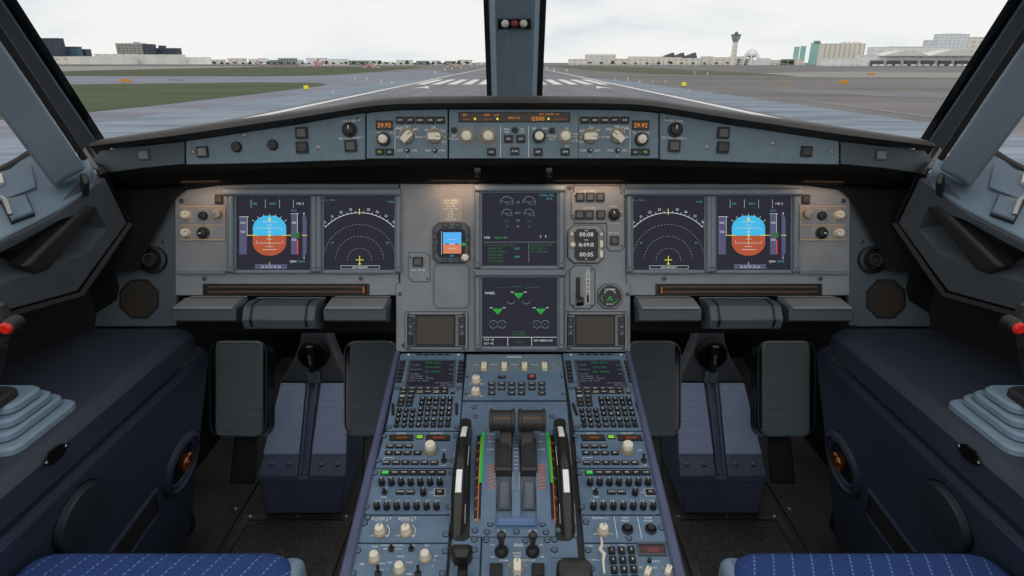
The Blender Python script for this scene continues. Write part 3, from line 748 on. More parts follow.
for i, s_ in enumerate(('T.O AUTO BRK MAX', '  SIGNS ON', '  CABIN CHECK', '  SPLRS ARM', '  FLAPS T.O', '  T.O CONFIG')): leg(t, b, s_, 486.5, 245.5 + i * 3.2, 2.9, 'e_dgreen', z, 'l')
for i, s_ in enumerate(('TEST', 'ARM')): leg(t, b, s_, 514, 249 + i * 8, 2.9, 'e_cyan', z, 'l')
for i, s_ in enumerate(('GND SPLRS ARM', 'SEAT BELTS', 'NO SMOKING')): leg(t, b, s_, 531, 245.5 + i * 3.2, 2.7, 'e_dgreen', z, 'l')
t.add('display_symbols', b, parent=sc)
t, sc, z = du(482.3, 277.5, 556.8, 345.8, 'lower centre system screen with green wheel triangles', .009); b = t.mb()
leg(t, b, 'WHEEL', 485, 293, 3.2, 'e_white', z, 'l')
for x, y in ((518.6, 294.5), (497.8, 310), (540.5, 310)):
    b.mat('e_green').flat([M.px(x - 5.2, y - 1.5), M.px(x, y + 4.5), M.px(x + 5.2, y - 1.5)], z)
    b.mat('e_white').line(M.px(x - 8, y - 2.4), M.px(x - 5, y - 2.4), .0012, z).line(M.px(x + 5, y - 2.4), M.px(x + 8, y - 2.4), .0012, z)
    b.mat('black').line(M.px(x, y - 1.5), M.px(x, y + 4), .0008, z + .0002)
for x, y in ((511, 300), (526, 300), (493.5, 324), (502, 324), (536.5, 324), (545, 324)):
    a = M.px(x, y); b.mat('e_dim').arc(a[0], a[1], 3.8 * K, 195, 345, .0009, z, 10)
    if y > 310: b.arc(a[0], a[1], 3.8 * K, 15, 165, .0009, z, 10); leg(t, b, '35', x, y, 2.6, 'e_dgreen', z)
for x0, x1, y in ((497, 508, 288), (511, 521, 287), (525, 540, 288)): b.mat('e_dgreen').line(M.px(x0, y), M.px(x1, y - .8), .0008, z)
for tx, x, y in (('ANTI SKID', 518.5, 331.5), ('AUTO BRK', 518.5, 334)): leg(t, b, tx, x, y, 2.5, 'e_dgreen', z)
b.mat('e_white').line(M.px(483, 336.8), M.px(556.5, 336.8), .0009, z).line(M.px(507.8, 336.8), M.px(507.8, 345.5), .0009, z).line(M.px(531.5, 336.8), M.px(531.5, 345.5), .0009, z)
for tx, x, y, m_ in (('TAT +15', 489, 339.3, 'e_white'), ('SAT +15', 489, 343, 'e_white'), ('23 H 59', 519, 341.5, 'e_dgreen'), ('GW 128000 LBS', 543, 340, 'e_white')): leg(t, b, tx, x, y, 2.7, m_, z)
t.add('display_symbols', b, parent=sc)

# ---- centre panel instruments
t = T('standby_horizon', 'small octagonal standby instrument with a blue and orange horizon', 'instrument', M, M.px(451.5, 243.5))
o_ = octo(433, 222.8, 470.5, 264.5, 5.5)
t.add('bezel', t.mb('rod_brown').prism(o_, ZM, ZM + .002).mat('plate_blue').prism(inset(o_, .003), ZM + .002, ZM + .010, .002))
s_ = t.add('glass_panel', t.mb('screen').prism(cut(M.rect(438.5, 229.3, 465.5, 258), .006), ZM + .010, ZM + .0112))
b = t.mb('e_isky').flat(M.rect(444, 233, 462, 244.6), ZM + .0116).mat('e_iground').flat(M.rect(444, 244.6, 462, 254), ZM + .0116)
b.mat('e_white').line(M.px(444, 244.6), M.px(462, 244.6), .0009, ZM + .012).line(M.px(449, 240), M.px(457, 240), .0008, ZM + .012).line(M.px(449, 249), M.px(457, 249), .0008, ZM + .012)
b.mat('black').line(M.px(446, 244.6), M.px(450, 244.6), .0018, ZM + .0122).line(M.px(456, 244.6), M.px(460, 244.6), .0018, ZM + .0122)
b.mat('e_white').line(M.px(442.5, 232), M.px(442.5, 255), .0008, ZM + .012)
b.mat('e_green').flat(M.rect(463, 243.3, 466, 246.3), ZM + .012); b.mat('e_cyan'); leg(t, b, '1013', 453, 256.3, 2.8, 'e_cyan', ZM + .012)
t.add('display_symbols', b, parent=s_)
for x, y, w, h in ((446.5, 226.3, 6, 3.5), (458.5, 226.3, 6, 3.5), (435.8, 237, 3.5, 7), (435.8, 249, 3.5, 7), (446, 261.2, 6, 3.5), (457, 261.2, 6, 3.5), (467.8, 240, 3.5, 7)): sq_button(t, x, y, w, h, 'steel_dark', 'push_button', z=ZM + .010, d=.003)
knob(t, 465.8, 258, 3.8, .014, 'pressure_knob', 'cream', None, ptr=False, z=ZM + .010)

t = T('display_switch_plate', 'small screwed plate with one square button left of the standby horizon', 'panel', M, M.px(420, 267))
o_ = mpoly([(408.5, 252.3), (427.5, 252.3), (428, 255), (430.7, 255.5), (430.7, 282), (412, 282), (411.5, 279), (408.5, 278.5)])
t.add('face_plate', t.mb('black').prism(o_, ZM, ZM + .0006).mat('panel_grey').prism(inset(o_, .0012), ZM, ZM + .002, .0005))
sq_button(t, 418.6, 262, 10, 9.5, 'steel_dark', 'push_button', z=ZM + .002); b = t.mb(); leg(t, b, 'TERR ON ND', 418.5, 270, 2.4, 'white_paint', ZM + .0024); t.add('lettering', b); screws(t, [(411, 257.5), (428, 279)], .0025, z=ZM + .002)

t = T('brake_and_gear_panel', 'panel of six square lit buttons and a black knob right of the upper centre screen', 'control panel', M, M.px(597, 215))
o_ = mpoly([(573, 186), (620, 186), (620, 190), (624, 191), (624, 247), (620, 251.5), (609, 251.5), (606, 248), (606, 224), (573.5, 224), (573.5, 219.5), (570.5, 219), (570.5, 193), (573, 192)])
t.add('face_plate', t.mb('black').prism(o_, ZM, ZM + .0008).mat('panel_grey').prism(inset(o_, .0014), ZM, ZM + .0024, .0005))
for x in (579.5, 589.5, 599.5): sq_button(t, x, 198, 8.6, 8.8, 'knob_grey' if 0 else 'steel_dark', 'gear_light', z=ZM + .0024, d=.006)
for x in (579, 588.5, 600): sq_button(t, x, 215.5, 8.6, 9, 'steel_dark', 'brake_button', z=ZM + .0024, d=.006)
for x, tx in ((579, 'LO'), (588.5, 'MED'), (600, 'MAX')):
    pass
b = t.mb('cream')
for tx, x, y in (('LDG GEAR', 589, 191.5), ('UNLK', 579.5, 193.3), ('AUTO BRK', 589, 208.5), ('A/SKID', 613, 207), ('N/W STRG', 613, 224), ('BRK FAN', 613, 233.5), ('ON', 619.5, 212), ('OFF', 620, 219)): leg(t, b, tx, x, y, 2.5, 'cream', ZM + .0028)
t.add('lettering', b)
knob(t, 613.3, 215.3, 4.6, .014, 'anti_skid_knob', 'knob_black', None, 'black', z=ZM + .0024, ang=110)
sq_button(t, 613.5, 241, 8.6, 8.8, 'steel_dark', 'fan_button', z=ZM + .0024, d=.006); screws(t, [(574, 197), (620.5, 193), (621, 246), (572.5, 216)], .0022, z=ZM + .0024)

t = T('clock', 'octagonal panel clock with three rows of white digits', 'clock', M, M.px(585.5, 244.5))
o_ = octo(566.8, 225.3, 603.5, 263.8, 6)
t.add('bezel', t.mb('black').prism(o_, ZM, ZM + .001).mat('panel_grey').prism(inset(o_, .0018), ZM, ZM + .008, .002))
s_ = t.add('face', t.mb('black_gloss').prism(cut(M.rect(573.8, 229.6, 597, 261), .007), ZM + .008, ZM + .0096))
b = t.mb()
for tx, x, y, sz in (('00:08', 585.5, 235, 6), ('16:09:15', 585.5, 245.2, 5.2), ('00:05', 585.5, 254.8, 6)): leg(t, b, tx, x, y, sz, 'e_white', ZM + .01)
for tx, y in (('CHR', 231.2), ('UTC', 240.5), ('ET', 259.4)): leg(t, b, tx, 585.5, y, 1.8, 'e_white', ZM + .01)
t.add('digits', b, parent=s_)
for x, y, nm in ((571, 235, 0), (600.3, 235, 0)): sq_button(t, x, y, 3.6, 4.4, 'cream', 'push_button', z=ZM + .008, frame='cream_shade')
knob(t, 572, 245.3, 2.6, .008, 'set_knob', 'cream', 'cream_shade', z=ZM + .008, ptr=False, n=16)
for y in (244.5, 254.5): t.add('slide_switch', t.mb('cream').prism(cut(M.rect(598.8, y - 3.6, 602, y + 3.6), .0015), ZM + .008, ZM + .013, .001))

t = T('landing_gear_lever_panel', 'tall octagonal panel with two vertical slots and the gear lever', 'control panel', M, M.px(582, 288))
o_ = octo(569, 265.3, 594.8, 309, 5)
t.add('face_plate', t.mb('black').prism(o_, ZM, ZM + .001).mat('panel_grey').prism(inset(o_, .0016), ZM, ZM + .003, .001))
t.add('lever_slot', t.mb('black').prism(M.rect(575.2, 277.5, 579.8, 306), ZM + .003, ZM + .0036))
a = M.px(577.5, 299); t.add('gear_lever', t.mb('lever_dark').tube([(a[0], a[1] + .012, ZM + .003), (a[0], a[1] + .006, ZM + .03), (a[0], a[1], ZM + .045)], .0032, 10).mat('black_gloss').tube([(a[0] - .007, a[1] - .004, ZM + .045), (a[0] + .007, a[1] - .004, ZM + .045)], .009, 14))
b = t.mb('white_paint').pline(M.rect(585.6, 273, 589, 303), .0009, ZM + .0034, True); b.mat('black').flat(M.rect(586, 295, 588.6, 302.5), ZM + .0035)
for i in range(6): leg(t, b, 'o' if i % 2 else '8', 587.3, 271 + i * 4, 3.4, 'white_paint', ZM + .0036)
t.add('markings', b); screws(t, [(591, 270), (573, 305), (591, 305.5)], .0022, z=ZM + .003)

t = T('triple_pressure_gauge', 'round black brake pressure gauge with green scale on an octagonal plate', 'gauge', M, M.px(609, 296))
o_ = octo(597, 284, 621.5, 308.8, 6)
t.add('mounting_plate', t.mb('black').prism(o_, ZM, ZM + .001).mat('panel_grey').prism(inset(o_, .0016), ZM, ZM + .004, .001))
c = M.px(609, 296.2); s_ = t.add('dial', t.mb('black_gloss').lathe(c[0], c[1], [(.0235, ZM + .004), (.0235, ZM + .009), (.0215, ZM + .009), (.0215, ZM + .006), (.0001, ZM + .006)], 28))
b = t.mb('white_paint')
for a0 in (200, 320): b.mat('green_paint').arc(c[0] + (.008 if a0 > 300 else -.008), c[1] - .004, .010, a0 - 60, a0 + 30, .0012, ZM + .0065, 12)
b.mat('white_paint').arc(c[0], c[1] + .002, .013, 20, 160, .001, ZM + .0065, 16)
for q in (30, 60, 90, 120, 150): b.line((c[0] + .011 * math.cos(math.radians(q)), c[1] + .002 + .011 * math.sin(math.radians(q))), (c[0] + .014 * math.cos(math.radians(q)), c[1] + .002 + .014 * math.sin(math.radians(q))), .001, ZM + .0066)
leg(t, b, 'ACCU PRESS', 609, 289, 2, 'white_paint', ZM + .0066); leg(t, b, 'BRAKES', 609, 304, 2, 'white_paint', ZM + .0066); leg(t, b, 'PSI', 609, 299.5, 2.2, 'green_paint', ZM + .0066)
b.mat('green_paint').line(c, (c[0] - .006, c[1] - .010), .0014, ZM + .007).line(c, (c[0] + .006, c[1] - .010), .0014, ZM + .007)
t.add('dial_markings', b, parent=s_)

def dcdu(x0, label):
    t = T('datalink_display', label, 'screen', M, M.px(x0 + 32, 330)); o_ = M.rect(x0, 311.3, x0 + 63.5, 349.8)
    t.add('case', t.mb('black').prism(cut(o_, .004), ZM, ZM + .001).mat('panel_grey').ring(inset(cut(o_, .004), .0016), inset(cut(M.rect(x0 + 1, 312.3, x0 + 62.5, 348.8), .004), .004), ZM, ZM + .006, .001).mat('panel_cool').prism(inset(o_, .008), ZM, ZM + .005, .001))
    t.add('glass_panel', t.mb('black').prism(M.rect(x0 + 11, 314.7, x0 + 50.5, 345.3), ZM + .005, ZM + .008, .001).mat('screen_brown').flat(M.rect(x0 + 12.7, 316.5, x0 + 48.7, 343.5), ZM + .0083))
    for xx in (x0 + 6.5, x0 + 57):
        for y in (319.5, 326, 332.5): sq_button(t, xx, y, 6.6, 5.4, 'steel_dark' if y > 321 else 'key_cap', 'push_button', '=' if 0 else '-', z=ZM + .005, d=.005)
        t.add('rocker_button', t.mb('key_frame').prism(M.rect(xx - 3.1, 336, xx + 3.1, 344.5), ZM + .005, ZM + .009, .001))
    screws(t, [(x0 + 4.5, 314.2), (x0 + 59, 314.2), (x0 + 4.5, 347.3), (x0 + 59, 347.3)], .0042, z=ZM + .005)
dcdu(405.3, 'blank brown screen with side buttons, lower left of the centre panel'); dcdu(563.5, 'blank brown screen with side buttons, lower right of the centre panel')

# ---- pull-out table covers below the outer panels
def prof_x(t, name, x0, x1, prof, m, dref=1.29, bevel=.003, label=None):
    X0 = (x0 - CX) / FOC * dref; X1 = (x1 - CX) / FOC * dref
    pts = [W(CX, y, d) for y, d in prof]
    b = t.mb(m).loft([[(X0, p.y, p.z) for p in pts], [(X1, p.y, p.z) for p in pts]])
    return t.add(name, b, bevel=bevel, label=label)
for mir in (False, True):
    s = side(mir)
    for nm, x0, x1, lb in (('outer', 177, 240, 'outboard'), ('centre', 249, 320, 'middle'), ('inner', 326, 388, 'inboard')):
        mid = W((x0 + x1) / 2, 320, 1.27)
        t = T('footrest_bar', '%s grey padded bar under the %s instrument panel' % (lb, s), 'panel', WORLD, mid, mir=mir)
        if nm == 'centre':
            prof_x(t, 'pad', x0, x1, [(297, 1.335), (301, 1.285), (306, 1.262), (320, 1.252), (329, 1.265), (329, 1.33)], 'plate_blue')
            for xx in (257, 310.5): prof_x(t, 'band', xx, xx + 2, [(299, 1.30), (301, 1.283), (306, 1.2595), (320, 1.2495), (327, 1.26), (327, 1.30)], 'black', bevel=0)
        else:
            prof_x(t, 'body', x0, x1, [(298, 1.335), (309, 1.268), (321, 1.272), (323, 1.33)], 'plate_blue')
            prof_x(t, 'lit_top', x0 + 3, x1 - 2, [(296, 1.338), (298, 1.308), (307, 1.262), (309, 1.262), (310, 1.268), (299, 1.335)], 'panel_grey', bevel=.001)  # paler grey puts the light on the bar's top face into the colour
    b = t.mb('black') if 0 else None
for mir in (False, True):   # dark under-panel box the bars hang from
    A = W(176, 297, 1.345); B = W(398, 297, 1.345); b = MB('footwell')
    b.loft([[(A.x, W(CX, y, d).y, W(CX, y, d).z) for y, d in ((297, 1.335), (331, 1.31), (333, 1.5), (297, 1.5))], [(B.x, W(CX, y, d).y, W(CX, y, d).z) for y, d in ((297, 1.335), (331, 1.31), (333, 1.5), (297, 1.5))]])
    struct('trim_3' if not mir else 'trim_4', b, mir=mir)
# ================================================================== rudder pedals and heel rests
DP = 1.60
PF = Frame(W(CX, 340, DP + .03), RT, W(CX, 340, DP + .03) - W(CX, 438, DP - .03))
for mir in (False, True):
    s = side(mir)
    for (x0, x1, lb) in ((211, 266, 'outboard'), (345, 398, 'inboard')):
        t = T('rudder_pedal', 'tall ribbed %s rudder pedal plate in the %s footwell' % (lb, s), 'pedal', PF, PF.px((x0 + x1) / 2, 438), mir=mir)
        po = PF.rect(x0 - 1.5, 340, x1 + 1.5, 437)
        t.add('frame', t.mb('black_gloss').prism(rnd(po, .04, 5), -.05, 0, .006).mat('steel_dark').ring(rnd(inset(po, .001), .04, 5), rnd(inset(po, .0035), .038, 5), 0, .002))
        t.add('tread', t.mb('pedal_ribbed').prism(rnd(PF.rect(x0 + 6, 341.5, x1 - 2.5, 436.5), .02, 5), 0, .012, .003))
        a = PF.px((x0 + x1) / 2, 437); t.add('pedal_arm', t.mb('black').box(a[0] - .03, a[1] - .12, -.06, a[0] + .03, a[1] + .1, -.04, .004))
    # heel rest housing (two ribbed ramps, low front box)
    YF = 1.48 * H / 1.3
    f0 = WY(CX, 475, 1); 
    def zz(y, Y): return WY(CX, y, Y).z
    Y0 = (W(CX, 515, 1) - EYE); Y0 = Y0.y / -Y0.z * H                       # front face meets the floor here
    z0 = zz(475, Y0); Y1 = Y0 + .27; z1 = zz(384, Y1)
    def XA(x, y, Y): return WY(x, y, Y).x
    t = T('heel_rest_housing', 'dark blue housing with two ribbed heel ramps between the %s pedals' % s, 'heel rest', WORLD, (XA(302, 500, Y0), Y0 + .12, 0), mir=mir)
    def hexb(m, xf0, xf1, xb0, xb1, zf, zb, yf, yb, th, bevel=0):
        b = t.mb(m); return b.loft([[(xf0, yf, zf - th), (xf1, yf, zf - th), (xf1, yf, zf), (xf0, yf, zf)], [(xb0, yb, zb - th), (xb1, yb, zb - th), (xb1, yb, zb), (xb0, yb, zb)]])
    xl0, xl1 = XA(258, 475, Y0), XA(345.5, 475, Y0); xt0, xt1 = XA(281, 384, Y1), XA(348, 384, Y1)
    b = t.mb('ramp_body')
    xb0, xb1 = XA(265, 515, Y0), XA(341, 515, Y0)
    b.loft([[(xb0, Y0, 0), (xb1, Y0, 0), (xl1, Y0, z0 - .012), (xl0, Y0, z0 - .012)], [(xb0, Y1 + .1, 0), (xb1, Y1 + .1, 0), (xt1, Y1, z1 - .012), (xt0, Y1, z1 - .012)]])
    t.add('housing_body', b, bevel=.008)
    Ym = Y0 + .055; zm = z0 + (z1 - z0) * .055 / .27
    for a0, a1, c0, c1 in ((258, 297, 281, 306), (309, 345.5, 321, 348)):
        X0, X1, X2, X3 = XA(a0, 475, Y0), XA(a1, 475, Y0), XA(c0, 384, Y1), XA(c1, 384, Y1)
        f = .055 / .27; Xm0, Xm1 = X0 + (X2 - X0) * f, X1 + (X3 - X1) * f
        lip = t.add('ramp_lip', t.mb('ramp_body').loft([[(X0, Y0 - .004, z0 - .02), (X1, Y0 - .004, z0 - .02), (X1, Y0 - .002, z0), (X0, Y0 - .002, z0)], [(Xm0, Ym, zm - .014), (Xm1, Ym, zm - .014), (Xm1, Ym, zm), (Xm0, Ym, zm)]]), bevel=.003)
        for fx in (.27, .73):
            p = Vector((X0 + (X1 - X0) * fx, (Y0 + Ym) / 2, (z0 + zm) / 2)); t.add('bolt', lambda: t.mb('steel_dark').lathe(0, 0, [(.007, 0), (.006, .004), (.0001, .005)], 10), parent=lip, at=p, key='bolt')
        t.add('ribbed_ramp', t.mb('ramp_ribbed').loft([[(Xm0, Ym, zm - .02), (Xm1, Ym, zm - .02), (Xm1, Ym, zm + .004), (Xm0, Ym, zm + .004)], [(X2, Y1, z1 - .02), (X3, Y1, z1 - .02), (X3, Y1, z1 + .004), (X2, Y1, z1 + .004)]]), bevel=.002)
    for a0, c0 in ((299, 308.5), (305.5, 316.5)):
        t.add('groove_rail', t.mb('ramp_body').tube([(XA(a0, 472, Y0), Y0 + .005, z0 - .004), (XA(c0, 384, Y1), Y1, z1)], .004, 6))
    # pillar with adjustment drum above the ramps
    Y2 = Y1 + .04
    cx0 = XA(314.5, 352, Y2)
    t = T('pedal_adjustment_unit', 'dark column with the round pedal adjustment crank drum, %s footwell' % s, 'pedal adjuster', WORLD, (cx0, Y2, zz(378, Y2)), mir=mir)
    b = t.mb('dark_body'); rg = []
    for y, xa, xb, dy in ((384, 279, 349, 0), (376, 284, 346, .01), (362, 292, 338, .03), (345, 299, 331, .05), (325, 301, 328, .07)):
        A = WY(xa, y, Y2 + dy); B = WY(xb, y, Y2 + dy); rg.append([(A.x, A.y, A.z), (B.x, B.y, B.z), (B.x, B.y + .06, B.z), (A.x, A.y + .06, A.z)])
    t.add('column', b.loft(rg), bevel=.01)
    PZ = Frame(WY(314.5, 352, Y2 + .005), (1, 0, 0), (0, .3, 1)); 
    fr = PZ; o0 = PZ.px(314.5, 352)
    tt = t
    q = WY(314.5, 353, Y2 + .02)
    b = t.mb('dark_trim'); n = 28; R0 = .045
    b.loft([[(q.x + R0 * k * math.cos(2 * PI * i / n), q.y + .01 - dy, q.z + R0 * k * math.sin(2 * PI * i / n)) for i in range(n)] for k, dy in ((1, 0), (1, .03), (.8, .036), (.78, .03), (.01, .03))])
    dr = t.add('crank_drum', b)
    b = t.mb('knob_black').loft([[(q.x - .010, q.y - .03, q.z - .045), (q.x + .010, q.y - .03, q.z - .045), (q.x + .010, q.y - .03, q.z + .04), (q.x - .010, q.y - .03, q.z + .04)], [(q.x - .008, q.y - .045, q.z - .045), (q.x + .008, q.y - .045, q.z - .045), (q.x + .008, q.y - .045, q.z + .04), (q.x - .008, q.y - .045, q.z + .04)]])
    t.add('scale_bar', b, parent=dr)
    b = t.mb('cream')
    def wtext(b, s_, x, y, z, size, rot=0):
        k0 = len(b.v); b.text(s_, 0, 0, size, 0, rot=rot)
        for i in range(k0, len(b.v)): v = b.v[i]; b.v[i] = (x + v[0], y, z + v[1])
    wtext(b, '1234567', q.x, q.y - .0465, q.z - .002, .010, rot=-PI / 2)
    p2 = WY(313.5, 334, Y2 + .065); wtext(b, 'PEDAL', p2.x, p2.y, p2.z + .012, .010); wtext(b, 'ADJUST', p2.x, p2.y, p2.z - .003, .010)
    t.add('lettering', b)
    p3 = WY(314.5, 376, Y2 - .01); t.add('blue_window', t.mb('panel_blue').box(p3.x - .017, p3.y - .012, p3.z - .017, p3.x + .017, p3.y, p3.z + .017, .002))

# ================================================================== side windows, posts
def Shift2(fr, O):
    f = Frame.__new__(Frame); f.O = Vector(O); f.u = fr.u; f.v = fr.v; f.n = fr.n; return f
def slab(m, pts, dirn=(0, 0, 0), back=.03, mb_=None, mir=False):
    """pts: world points of the seen face; thickness away from the eye"""
    b = mb_ or MB(m, mir); b.mat(m); r0 = [Vector(p) for p in pts]; r1 = [p + (p - EYE).normalized() * back for p in r0]
    return b.loft([r0, r1])
def ln(p, q, y):                                   # extrapolate a pixel line to another y
    return p[0] + (q[0] - p[0]) * (y - p[1]) / (q[1] - p[1])
for mir in (False, True):
    s = side(mir)
    S = Frame.three(W(0, 245, .99), W(129, 223, 1.275), W(78, 293, 1.175))
    if S.n.dot(EYE - S.O) < 0: S = Frame(S.O, S.u, -S.v)
    S = Frame(S.O, Vector((0, 0, 1)).cross(S.n) * (1 if Vector((0, 0, 1)).cross(S.n).y > 0 else -1), Vector((0, 0, 1)) - S.n * S.n.z)
    dS = lambda x, y: (GP(S, x, y) - EYE).dot(FW)
    # depth along the windscreen post: near the top it comes towards the crew
    dz = lambda y, base=1.36, sl=.0033: base - (140 - y) * sl
    pl = lambda xy, off=0: W(xy[0], xy[1], dz(xy[1]) + off)
    E = [(17, 0), (74, 90), (104.5, 138.5), (112, 152)]; EB = [(2, 0), (62, 90), (96, 140), (100, 153)]; S0 = [(-17, 0), (43, 90), (86, 156), (93, 170)]; PR = [(-28, 0), (34, 90), (82, 162), (88, 176)]
    top = -110
    def ext(L): return [(ln(L[0], L[1], top), top)] + L
    bt = [(110, 152), (104, 152), (92, 168), (92, 180)]
    # black seal
    e = ext(E); eb = ext(EB); s0 = ext(S0); pr = ext(PR)
    t = T('window_post', 'blue-grey window post between the windscreen and the %s side window' % s, 'window post', WORLD, W(86, 165, 1.3), mir=mir)
    def strip(L, R, m, off, back, name, bevel=0, label=None):
        b = t.mb(m)
        rg = []
        for l, r in zip(L, R):
            a, c = pl(l, off), pl(r, off); nb = (W(l[0], l[1], 1) - EYE).normalized() * back; nc = (W(r[0], r[1], 1) - EYE).normalized() * back
            rg.append([a, c, c + nc, a + nb])
        return t.add(name, b.loft(rg), bevel=bevel, label=label)
    strip(pr, e, 'seal', .035, .03, 'rubber_seal', label='black rubber seal')
    strip(s0[:-1], eb[:-1], 'post_dark', .012, .02, 'inner_strip', .004)
    eb2 = [(x - 2.4, y) for x, y in eb]
    strip(eb2[:-1], eb[:-1], 'post_pale', .002, .01, 'edge_highlight', .0)  # thin pale strip: highlight along the post edge, put into the colour
    # the wide post
    PL = [(-50, 62), (0, 115), (29, 151), (54, 187)]
    PA, PB, PT = W(54, 187, dS(54, 187) + .022), W(86, 169, dS(86, 169) + .012), W(-28, 0, .90)
    PN = (PB - PA).cross(PT - PA)
    onp = lambda x, y: EYE + ray(x, y) * ((PA - EYE).dot(PN) / ray(x, y).dot(PN))
    R_ = [(-104, -110), (-60, -46), (-28, 0), (34, 90), (86, 169)]
    LL = [(-185, -110), (-130, -40), (-60, 50), (2, 117), (54, 187)]
    b = t.mb('post_blue'); rg = []
    for l, r in zip(LL, R_):
        a, c = onp(*l), onp(*r); mid = (a + c) / 2 - FW * .010
        na = (a - EYE).normalized() * .05; nc = (c - EYE).normalized() * .05
        rg.append([a, mid, c, c + nc, a + na])
    t.add('post_cover', b.loft(rg), bevel=.006)
    # windscreen pane
    cP = lambda xy: W(xy[0], xy[1], 1.62 - (96 - xy[1]) * .0028)
    A = pl((104, 152), .05); B = pl((e[0][0], top), .05); Cc = cP((540, top)); D = cP((540, 118)); Cc.x = -.02; D.x = -.02
    b = MB('glass'); b.loft([[A, D, Cc, B], [p + FW * .006 for p in (A, D, Cc, B)]]); struct('window_1' if not mir else 'window_2', b, mir=mir)
    # ------- side window sill and lower trim
    lo = [(97, 176), (92, 188), (60, 209), (0, 240), (-70, 282)]
    dlo = [dS(*q) for q in lo]
    hi = [(89, 156), (84, 160), (34, 152), (0, 171), (-70, 212)]
    dhi = [dlo[0] + .05, dlo[1] + .05, dlo[2] + .09, dlo[3] + .12, dlo[4] + .12]
    t = T('window_sill', 'light blue-grey sill under the %s side window' % s, 'window sill', WORLD, W(40, 200, 1.2), mir=mir)
    b = t.mb('sill_blue'); rg = []
    for l, d1, h, d2 in zip(lo, dlo, hi, dhi):
        a, c = W(l[0], l[1], d1), W(h[0], h[1], d2); rg.append([a, c, c + Vector((0, 0, -.03)), a + Vector((-.02, 0, -.03))])
    rg.append([p + Vector((-.02, -.7, -.02)) for p in rg[-1]])
    t.add('sill_cover', b.loft(rg), bevel=.004)
    hp_ = [r[1] for r in rg]; hp_.insert(0, Vector((-1.0, 1.27, hp_[0].z)))
    b2 = t.mb('dark_trim').loft([[p + Vector((-.005, 0, -.01)), p + Vector((-.03, 0, -.01)), Vector((p.x - .03, p.y, .55)), Vector((p.x - .005, p.y, .55))] for p in hp_])
    t.add('outer_skin', b2)
    # rubber seal at the window's lower edge
    t.add('rubber_seal', t.mb('seal').tube([W(-70, 212, dhi[4]), W(0, 171.5, dhi[3]), W(20, 160.5, (dhi[3] + dhi[2] * 2) / 3), W(32, 152, dhi[2]), W(31, 141, dhi[2] - .01)], [.008] * 5, 8))
    SL = Frame.three(W(0, 240, dlo[3]), W(60, 209, dlo[2]), W(17, 162, (dhi[3] + dhi[2]) / 2))
    SL = Shift2(SL, SL.O + SL.n * (.006 if SL.n.dot(EYE - SL.O) > 0 else -.006))
    def sp(x, y, z=0): return GP(SL, x, y, z)
    t2 = T('sill_box', 'flat hinged box lid on the %s window sill' % s, 'lid', SL, SL.px(15, 180), mir=mir)
    t2.add('lid', t2.mb('sill_blue').prism(cut(SL.poly([(-40, 186), (0, 171.5), (31, 163.5), (36, 187), (0, 200.5), (-40, 220)]), .003), -.022, .0, .001))
    t2.add('clasp', t2.mb('lamp_white').prism(SL.poly([(-6, 177), (2, 175.5), (4.5, 184.5), (-6, 188)]), .0, .006, .001))
    t2 = T('window_latch', 'metal clip latch on the %s window sill' % s, 'latch', SL, SL.px(15, 210), mir=mir)
    t2.add('pad', t2.mb('sill_blue').prism(SL.poly([(2, 201), (26, 195.5), (33.5, 212.5), (12, 220.5)]), -.01, .004, .002))
    t2.add('base', t2.mb('black').prism(SL.poly([(0, 200), (27, 194), (35, 213.5), (11, 222)]), -.02, -.002))
    a, c = SL.px(2, 202), SL.px(11, 219.5)
    t2.add('clip', t2.mb('metal').tube([(a[0], a[1], .010), ((a[0] + c[0]) / 2, (a[1] + c[1]) / 2, .022), (c[0], c[1], .010)], .004, 8))
    # oval dark socket in the sill corner
    SK = Shift2(SL, W(84, 177.5, dS(84, 177.5) - .006)); q = SK.px(84, 177.5)
    t2 = T('sill_socket', 'small black oval socket beside the foot of the %s window post' % s, 'socket', SK, q, mir=mir)
    t2.add('cup', t2.mb('black').prism(rnd(SK.poly([(79.5, 173), (85.5, 171.5), (90, 182), (83, 184)]), .008, 4), -.03, .0, .002))
    # lower side trim panel with a recess and a grab handle
    outer = [(106, 175), (129, 223), (78, 293), (0, 315), (-60, 333), (-60, 276), (0, 240), (52, 214)]
    inner = [(96, 207), (107, 229), (86, 254), (0, 284), (-50, 302), (-50, 283), (0, 248), (46, 225)]
    t = T('side_trim_panel', 'grey trim panel with a deep recess under the %s side window' % s, 'panel', S, S.px(40, 300), mir=mir)
    t.z = 0
    O_ = S.poly(outer); I_ = S.poly(inner); I2 = inset(I_, .03) if area(I_) > 0 else list(reversed(inset(I_, .03)))
    def c3(p, z): return [(a, b_, z) for a, b_ in p]
    O_[4] = (O_[4][0] - .35, O_[4][1] - .03); O_[5] = (O_[5][0] - .35, O_[5][1] + .0)
    rev = area(O_) < 0
    if rev: O_ = list(reversed(O_)); I_ = list(reversed(I_))
    I2 = inset(I_, .022)
    t.add('panel_body', t.mb('side_grey').loft([c3(O_, -.09), c3(O_, -.012), c3(inset(O_, .006), 0), c3(I_, 0), c3(I2, -.075)], True, True))
    ph = [(85, 205), (97, 206), (48, 271), (33, 275), (21, 266)]
    t = T('grab_handle', 'dark brown diagonal grab handle in the recess under the %s side window' % s, 'handle', S, S.px(50, 240), mir=mir)
    hp = S.poly([(84, 206), (97, 206), (47, 270), (33, 275), (21, 266)])
    t.add('bar', t.mb('handle_dark').prism(hp, -.025, .006, .005), bevel=.003)
    for q in ((86, 213), (38, 264)):
        q = S.px(*q); t.add('foot', t.mb('handle_dark').lathe(q[0], q[1], [(.014, -.085), (.014, -.03)], 14))
